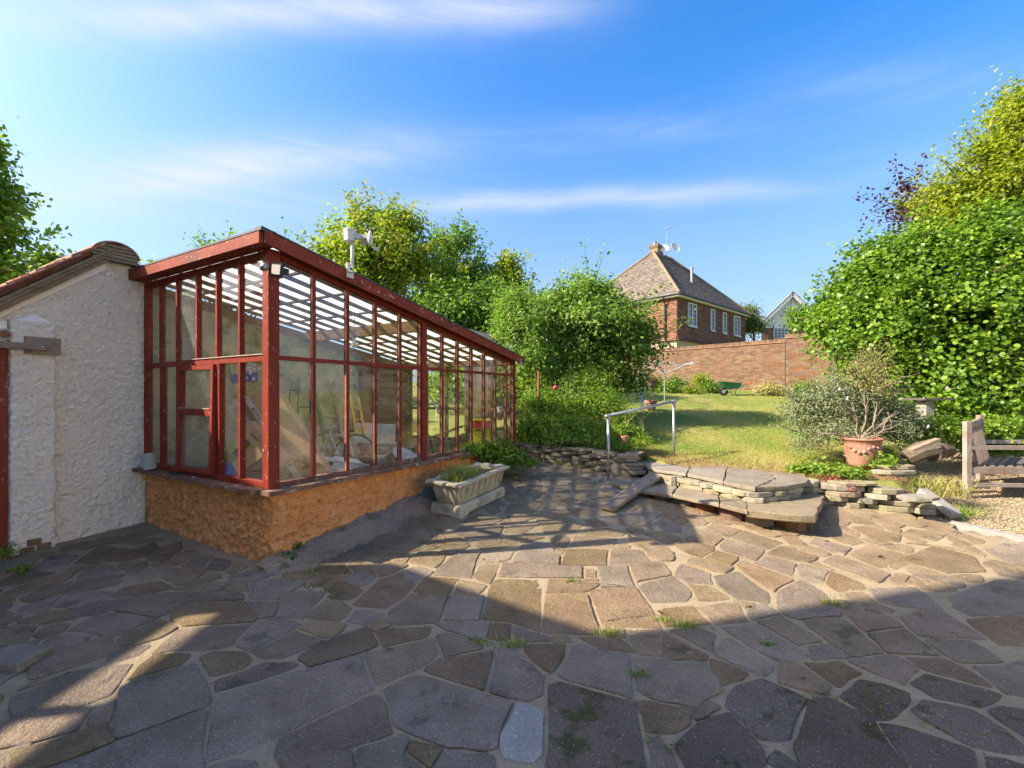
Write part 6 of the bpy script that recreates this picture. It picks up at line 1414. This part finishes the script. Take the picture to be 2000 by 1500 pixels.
MB().box((o_.x-.02,o_.y-.045,zp0+.045),(o_.x+.02,o_.y-.01,zp0+.10)).build('clamp','white_plastic',WS); m=MB(); m.lathe((o_.x+.005,o_.y-.05,zp0+.075),[(.012,-.01),(.012,.01)],8,(0,-1,0)); m.build('bolt','black_plastic',WS)
zt_=H-(470-HZ)/F*Yw; q=Vector((o_.x,o_.y,zt_)); X_=Vector((1,0,0))
m=MB(); m.lathe(q-X_*.025+Vector((0,0,-.02)),[(.050,0),(.058,.004),(.058,.10),(.061,.102),(.061,.125),(.055,.13),(.05,.122)],24); m.build('rain_gauge','white_plastic',WS,smooth=False)
m=MB(); m.bar(q+X_*.02+Vector((0,0,.05)),q+X_*.19+Vector((0,0,.02)),.045,.035); m.bar(q+X_*.03+Vector((0,0,.03)),q+X_*.10+Vector((0,0,.02)),.05,.03); m.build('body_arm','white_plastic',WS)
for k in range(6):
    m=MB(); m.lathe(q+X_*.115+Vector((0,0,-.05+k*.011)),[(.026,0),(.032,.003),(.026,.007)],16); m.build('radiation_fin','white_plastic',WS)
m=MB(); m.lathe(q+X_*.185+Vector((0,0,-.06)),[(.012,0),(.028,.02),(.030,.07),(.026,.11),(.012,.15),(.006,.155)],16); m.build('wind_head','white_plastic',WS,smooth=True)
for a in (.3,2.4,4.5):
    e=q+X_*.185+Vector((.05*math.cos(a),.05*math.sin(a),.11)); MB().tube([q+X_*.185+Vector((0,0,.11)),e],.004,5).build('cup_arm','black_plastic',WS)
    m=MB(); m.lathe(e,[(.004,-.018),(.014,-.010),(.018,.004),(.016,.006)],12,(-math.sin(a),math.cos(a),0)); m.build('wind_cup','black_plastic',WS,smooth=True)
m=MB(); v0=q+X_*.20+Vector((0,0,-.065)); m.add([v0+Vector((0,0,0)),v0+Vector((.07,.0,-.01)),v0+Vector((.075,0,-.055)),v0+Vector((.02,0,-.03)),v0+Vector((0,.006,0)),v0+Vector((.07,.006,-.01)),v0+Vector((.075,.006,-.055)),v0+Vector((.02,.006,-.03))],[(3,2,1,0),(4,5,6,7),(0,1,5,4),(1,2,6,5),(2,3,7,6),(3,0,4,7)]); m.build('wind_vane','white_plastic',WS)
# security light on the corner post
Yl=3.93; q=P(541,527,Yl); SLt=empty('security_light',tuple(q),0,'black twin headed solar security light on the greenhouse corner post','light')
MB().bar(q+Vector((-.05,.07,.01)),q+Vector((.05,.03,.0)),.10,.05).build('body','black_plastic',SLt)
hd=MB(); hd.bar(q+Vector((-.03,.0,.052)),q+Vector((.065,.02,.045)),.05,.02); hd.bar(q+Vector((-.04,-.005,.0)),q+Vector((.055,-.015,-.01)),.03,.115); hd.build('head','black_plastic',SLt)
MB().bar(q+Vector((-.032,-.025,.0)),q+Vector((.046,-.035,-.01)),.008,.085).build('led_panel','cream_plastic',SLt)
c=P(518,522,Yl); m=MB(); m.lathe(c,[(.012,-.03),(.034,-.012),(.04,.012),(.03,.03),(.01,.038)],16,(-.7,-.6,.1)); m.build('head','grey_metal',SLt,smooth=True)
c=P(511,523,Yl-.03); m=MB(); m.lathe(c,[(.024,-.006),(.022,.010),(.01,.016)],14,(-.7,-.7,.0)); m.build('lens','window_dark',SLt)
q=G(L1+.02,-.1,H-(707-HZ)/F*7.8); LE=empty('end_light',tuple(q),0,'small lamp under the fascia at the low far end of the greenhouse','light'); MB().box((q.x-.05,q.y-.05,q.z-.06),(q.x+.03,q.y,q.z+.06)).build('housing','cream_plastic',LE); MB().bar(q+Vector((.03,-.03,.04)),q+Vector((.16,-.05,-.03)),.1,.02).build('solar_panel','black_plastic',LE)
# things on the sill
q=G(-.07,2.13,.697); RS=empty('radiation_shield',tuple(q),0,'cream stack of plastic louvre plates leaning on the greenhouse sill','sensor shield'); tilt=Vector((-.16,-.05,1)).normalized(); n_=0
for k in range(9):
    m=MB(); m.lathe(q+tilt*(.012+k*.0185),[(.055-.001*k,0),(.066-.0015*k,.002),(.066-.0015*k,.010),(.05,.0145)],20,tilt); m.build('louvre_plate','cream_plastic',RS)
m=MB(); m.lathe(q+tilt*.178,[(.055,0),(.053,.008),(.03,.012)],20,tilt); m.build('cap','cream_plastic',RS)
MB().bar(q+Vector((-.085,.0,.03)),q+Vector((-.115,.0,.16)),.03,.012,(1,0,0)).build('bracket','cream_plastic',RS)
q=G(-.055,1.62,.705); MB().bar(q-Vector((.06,-.03,0)),q+Vector((.06,-.03,0)),.045,.02).build('remote_control','black_plastic',label='small black plastic casing lying on the greenhouse sill',cat='casing')
q=G(-.05,1.22,.70); MB().box((q.x-.012,q.y-.012,q.z-.004),(q.x+.012,q.y+.012,q.z+.004)).build('white_chip','white_plastic',label='tiny white plastic chip lying on the greenhouse sill',cat='plastic piece')
# ---------------------------------------------------------------- inside the greenhouse
def oblong(name,a,b,width,thick,toward,mat,label=None,cat=None,root=True):
    """box from a to b; width runs along 'toward'"""
    a,b=Vector(a),Vector(b); d=(b-a).normalized(); w_=Vector(toward); w_=(w_-d*w_.dot(d)).normalized(); n_=d.cross(w_)
    return a,b,d,w_,n_
def crate(name,px0,px1,Y,width,thick,mat,label,cat,words=(),strip=None,tow=(1,0,.2)):
    a,b=P(*px0,Y),P(*px1,Y); d=(b-a).normalized(); w_=Vector(tow); w_=(w_-d*w_.dot(d)).normalized(); n_=d.cross(w_)
    if n_.y>0: n_=-n_
    R_=empty(name,tuple(b),0,label,cat); m=MB(); vs=[c+w_*i*width-n_*j*thick for c in (a,b) for i,j in ((0,0),(1,0),(1,1),(0,1))]
    m.add(vs,[(3,2,1,0),(4,5,6,7),(0,1,5,4),(1,2,6,5),(2,3,7,6),(3,0,4,7)]); m.build('carton',mat,R_)
    L=(b-a).length
    if strip:
        s0,s1,smat=strip; vs=[c+w_*i*width+n_*o for o in (.001,.004) for c,i in ((a,s0),(a,s1),(b,s1),(b,s0))]
        MB().add(vs,[(0,1,2,3),(7,6,5,4),(0,4,5,1),(1,5,6,2),(2,6,7,3),(3,7,4,0)]).build('printed_strip',smat,R_)
    for (txt,u,v,size,mat2,rot_) in words:
        c=a+d*(L*u)+w_*width*v+n_*.006
        X=d if rot_==0 else w_; 
        if X.x<0: X=-X
        Yv=n_.cross(X); M4=Matrix((( X.x,Yv.x,n_.x,c.x),(X.y,Yv.y,n_.y,c.y),(X.z,Yv.z,n_.z,c.z),(0,0,0,1))); lettering(txt,size,mat2,R_,M4)
    return R_
crate('keyboard_carton',(478,782),(590,955),4.78,.34,.12,'cardboard','tall leaning cardboard keyboard carton with a white lettered edge in the near corner','carton',
    (('KORG',.17,.085,.055,'ink_black',0),('KORG',.70,.085,.055,'ink_black',0),('XE20',.33,.35,.07,'ink_black',0)),(0,.18,'card_white'))
crate('keyboard_carton',(452,800),(520,905),5.05,.30,.10,'cardboard','second keyboard carton leaning behind the first','carton',(('KORG',.2,.2,.05,'ink_black',0),),(0,.35,'card_white'))
crate('cardboard_carton',(466,842),(540,915),4.55,.14,.12,'cardboard','short brown carton with stand print lying across the leaning cartons','carton',(('STAND',.3,.5,.035,'ink_black',0),))
crate('tool_carton',(446,876),(485,838),4.62,.17,.12,'card_lime','lime and black power tool carton tilted on its corner behind the front panes','carton',(('RYOBI',.5,.25,.05,'card_white',0),),(.35,.75,'ink_black'),tow=(.5,0,-1))
crate('cardboard_carton',(452,905),(500,870),4.5,.13,.1,'cardboard','plain brown carton flap below the lime tool carton','carton',(),None,tow=(.5,0,-1))
crate('yellow_tool_box',(923,819),(923,871),7.42,.29,.22,'card_yellow','bright yellow tool box with red name band standing near the far panes','tool box',(('RYOBI',.16,.5,.095,'card_white',1),('ONE+',.42,.32,.05,'ink_black',1)),None)
r0=bpy.data.objects['yellow_tool_box']; a_=P(923,822,7.40); MB().box((a_.x,a_.y-.012,a_.z-.125),(a_.x+.29,a_.y+.012,a_.z+.0)).build('name_band','ink_red',r0)
m=MB(); c=P(446,925,4.6); m.lathe(c,[(.01,-.07),(.11,-.05),(.13,.02),(.07,.09),(.02,.11)],14,(.3,0,1)); m.build('blue_bag','bag_blue',smooth=True,label='blue and white cloth bag on the shelf behind the front panes',cat='bag')
m=MB(); m.bar(P(455,740,5.2),P(500,736,5.2),.08,.10); m.build('blue_crate','bag_blue',label='dark blue plastic crate on top of the leaning cartons',cat='crate')
m=MB()
for i in range(26): c=P(485+random.gauss(0,9),728+random.gauss(0,10),5.2+random.gauss(0,.05)); m.lathe(c,[(.003,-.02),(.02,0),(.003,.02)],5,tuple(RNG.normal(size=3)))
o=m.build('packing_heap','dusty_plastic',label='heap of crumpled silvery packing in the blue crate',cat='packing'); o['kind']='stuff'
# shelf bench of boards under the clutter
BT=empty('potting_bench',tuple(G(1.5,1.5,.1)),ANG,'rough timber potting bench along the inside of the greenhouse','bench')
MB().box((-1.2,-.2,.52),(1.6,.75,.56)).build('bench_top','old_timber',BT,True)
for x,y in ((-1.1,-.15),(1.5,-.15),(-1.1,.7),(1.5,.7)): MB().box((x-.03,y-.03,0),(x+.03,y+.03,.519)).build('leg','old_timber',BT,True)
FS=empty('front_shelf',tuple(G(.45,1.2,.1)),ANG,'low timber shelf just inside the short front panes','shelf'); MB().box((-.28,-.95,.53),(.12,1.15,.56)).build('shelf_board','old_timber',FS,True)
for y in (-.9,1.1): MB().box((-.25,y-.02,0),(.1,y+.02,.529)).build('leg','old_timber',FS,True)
# dusty sheets, pots, pipe and bicycle frame
for (px,py,Y,s_,lb) in ((655,930,5.0,.22,'crumpled translucent plastic sheet low behind the second long pane'),(690,915,5.3,.24,'pale folded plastic sheet beside the white pipe'),(800,890,6.0,.2,'torn white sheet near the middle post')):
    c=P(px,py,Y); V=[];n=9
    for i in range(n):
        for j in range(n): u,v=i/(n-1)-.5,j/(n-1)-.5; V.append((c.x+u*s_*2,c.y+v*s_,c.z+.10*noise.noise(Vector((u*5,v*5,px)))-.18*u+.1*v))
    ii=np.arange(n*n).reshape(n,n); Fc=np.stack([ii[:-1,:-1].ravel(),ii[1:,:-1].ravel(),ii[1:,1:].ravel(),ii[:-1,1:].ravel()],1); o=mesh_obj('plastic_sheet',np.array(V),Fc,'dusty_plastic'); tag(o,lb,'sheet')
MB().tube([P(615,893,4.9),P(700,905,5.3),P(740,918,5.6)],.022,8).build('white_pipe','white_plastic',smooth=True,label='long white pipe lying across the potting bench',cat='pipe')
SLd=empty('step_ladder',tuple(P(650,920,6.1)),0,'old green stained wooden step ladder against the mossy wall','ladder')
for dx in (0,34): MB().bar(P(617+dx,770,6.2),P(642+dx,905,5.8),.03,.06).build('stile','green_paint' if dx==0 else 'old_timber',SLd)
for t_ in (.15,.35,.55,.75): MB().bar(P(617,770,6.2).lerp(P(642,905,5.8),t_),P(651,770,6.2).lerp(P(676,905,5.8),t_),.08,.02).build('tread','old_timber',SLd)
YL=empty('yellow_ladder',tuple(P(690,860,6.0)),0,'bright yellow ladder rail leaning at the third long pane','ladder'); MB().bar(P(683,772,6.3),P(696,850,6.0),.03,.05).build('stile','ladder_yellow',YL); MB().bar(P(700,778,6.4),P(712,850,6.1),.03,.05).build('stile','ladder_yellow',YL)
for t_ in (.3,.6,.9): MB().bar(P(683,772,6.3).lerp(P(696,850,6.0),t_),P(700,778,6.4).lerp(P(712,850,6.1),t_),.03,.02).build('rung','ladder_yellow',YL)
MF=empty('metal_rack',tuple(P(590,850,6.0)),0,'black metal rack frame fixed on the mossy wall behind the first long pane','rack')
for a,b in (((582,742),(582,808)),((566,760),(566,790)),((566,762),(582,762)),((582,795),(606,795)),((606,760),(606,820))): MB().tube([P(*a,6.2),P(*b,6.2)],.012,6).build('bar','black_plastic',MF)
BK=empty('folded_bicycle',tuple(P(650,900,5.6)),0,'old grey bicycle with handlebars among the greenhouse clutter','bicycle')
for (px,py) in ((632,888),(690,892)):
    c=P(px,py,5.5); m=MB(); m.tube([c+Vector((.26*math.cos(a),.12*math.sin(a),.26*math.sin(a))) for a in np.linspace(0,2*math.pi,25)],.012,6,False); m.build('wheel','black_plastic',BK)
    m=MB()
    for a in np.linspace(0,math.pi,7)[:-1]: v=Vector((.26*math.cos(a),.12*math.sin(a),.26*math.sin(a))); m.tube([c-v,c+v],.002,3)
    m.build('spokes','grey_metal',BK)
for a,b in (((632,888),(645,850)),((645,850),(680,852)),((680,852),(690,892)),((645,850),(662,890)),((662,890),(680,852)),((645,850),(642,836)),((634,838),(655,834)),((680,852),(682,842))): MB().tube([P(*a,5.5),P(*b,5.5)],.014,7).build('frame_tube','grey_metal',BK)
MB().bar(P(674,841,5.5),P(690,841,5.5),.08,.03).build('saddle','black_plastic',BK)
for i,(a,b,Y,r_,mt,nm,lb,ct) in enumerate((((875,812),(868,920),6.75,.013,'verge_timber','broom_handle','pale wooden broom handle leaning beyond the middle post','tool'),((840,855),(905,832),7.0,.02,'roof_timber','timber_rail','reddish timber rail held low behind the far panes','timber'),((780,905),(815,860),6.2,.010,'grey_metal','metal_rod','grey metal rod leaning left of the middle post','rod'),((740,905),(775,868),5.6,.010,'grey_metal','metal_rod','thin grey rod crossing the fourth long pane','rod'),((838,770),(858,808),6.6,.014,'grey_metal','spade_handle','grey spade shaft hanging high on the boarded wall','tool'),((838,850),(850,900),6.4,.018,'black_plastic','black_tool','black garden tool shaft right of the middle post','tool'),((915,850),(945,842),7.45,.02,'roof_timber','timber_batten','brown batten lying before the yellow tool box','timber'))):
    MB().tube([P(*a,Y),P(*b,Y)],r_,7).build(nm,mt,label=lb,cat=ct)
for i,(px,py,Y,r_,h_,mt,lb) in enumerate(((742,900,5.9,.09,.14,'dusty_plastic','grey plastic flower pot on the potting bench'),(712,880,6.0,.07,.12,'terracotta','small clay pot on the potting bench'),(770,880,6.1,.08,.10,'green_paint','dark green watering pot on the bench'),(976,800,7.75,.055,.10,'white_plastic','white tub on the far ledge of the greenhouse'),(976,814,7.75,.06,.10,'terracotta','orange tub under the white one at the far end'),(655,880,5.9,.10,.16,'dusty_plastic','tall grey bucket on the bench behind the bicycle'),(850,905,6.5,.09,.14,'black_plastic','dark bucket beside the middle post'),(600,905,5.2,.08,.12,'dusty_plastic','dusty plant pot beside the leaning carton'))):
    c=P(px,py,Y)-Vector((0,0,h_/2)); m=MB(); m.lathe(c,[(r_*.7,0),(r_*.92,h_*.85),(r_,h_*.86),(r_,h_),(r_*.85,h_),(r_*.8,h_*.5)],16); m.build('plant_pot',mt,label=lb,cat='pot',group='pots inside the greenhouse')
m=MB(); c=P(765,800,6.5); m.box((c.x-.35,c.y,c.z-.28),(c.x+.3,c.y+.03,c.z+.10)); m.build('translucent_panel','dusty_plastic',label='large pale translucent panel propped on the back bench',cat='panel') if False else None
MB().bar(P(690,845,6.6),P(772,848,6.75),.02,.30).build('glazed_panel','dusty_plastic',label='long grey wrapped panel lying against the mossy wall',cat='panel')
MB().bar(P(555,905,6.0),P(575,820,6.1),.03,.30,(1,0,0)).build('leaning_board','card_white',label='pale upright board standing behind the big leaning carton',cat='board')
q=P(692,672,5.6); LB=empty('light_bulb',tuple(q),0,'white light bulb hanging from a timber rafter inside the greenhouse','light bulb'); m=MB(); m.lathe(q,[(.004,-.05),(.03,-.035),(.038,-.01),(.03,.02),(.015,.04),(.014,.06)],16); m.build('bulb','bulb_white',LB,smooth=True); m=MB(); m.lathe(q,[(.017,.06),(.017,.10)],10); m.build('socket','black_plastic',LB); MB().tube([q+Vector((0,0,.1)),q+Vector((0,0,.35))],.004,5).build('cable','black_plastic',LB)
# clutter blades of dead plants on bench
c=np.array([G(random.uniform(.4,3.4),random.uniform(.4,1.9),.62) for _ in range(500)]); blades(c,.12,.006,.9,'leaf_dead','dead_growth',None,'stuff',origin=tuple(G(1.6,1.2,.6)))
c=np.array([G(random.uniform(2.6,4.2),random.uniform(.3,1.6),.45) for _ in range(700)]); RP=empty('greenhouse_plants',tuple(G(3.4,.9,.3)),0,'green leafy plants growing inside the far half of the greenhouse','plant'); foliage('leaves',c+RNG.normal(size=c.shape)*[.1,.1,.18],RNG.normal(size=c.shape)+[0,0,.6],RNG.random(len(c)),.05,'leaf_bright',RP)
print('objects',len(bpy.data.objects),'tris',sum(len(o.data.polygons) for o in bpy.data.objects if o.type=='MESH'))
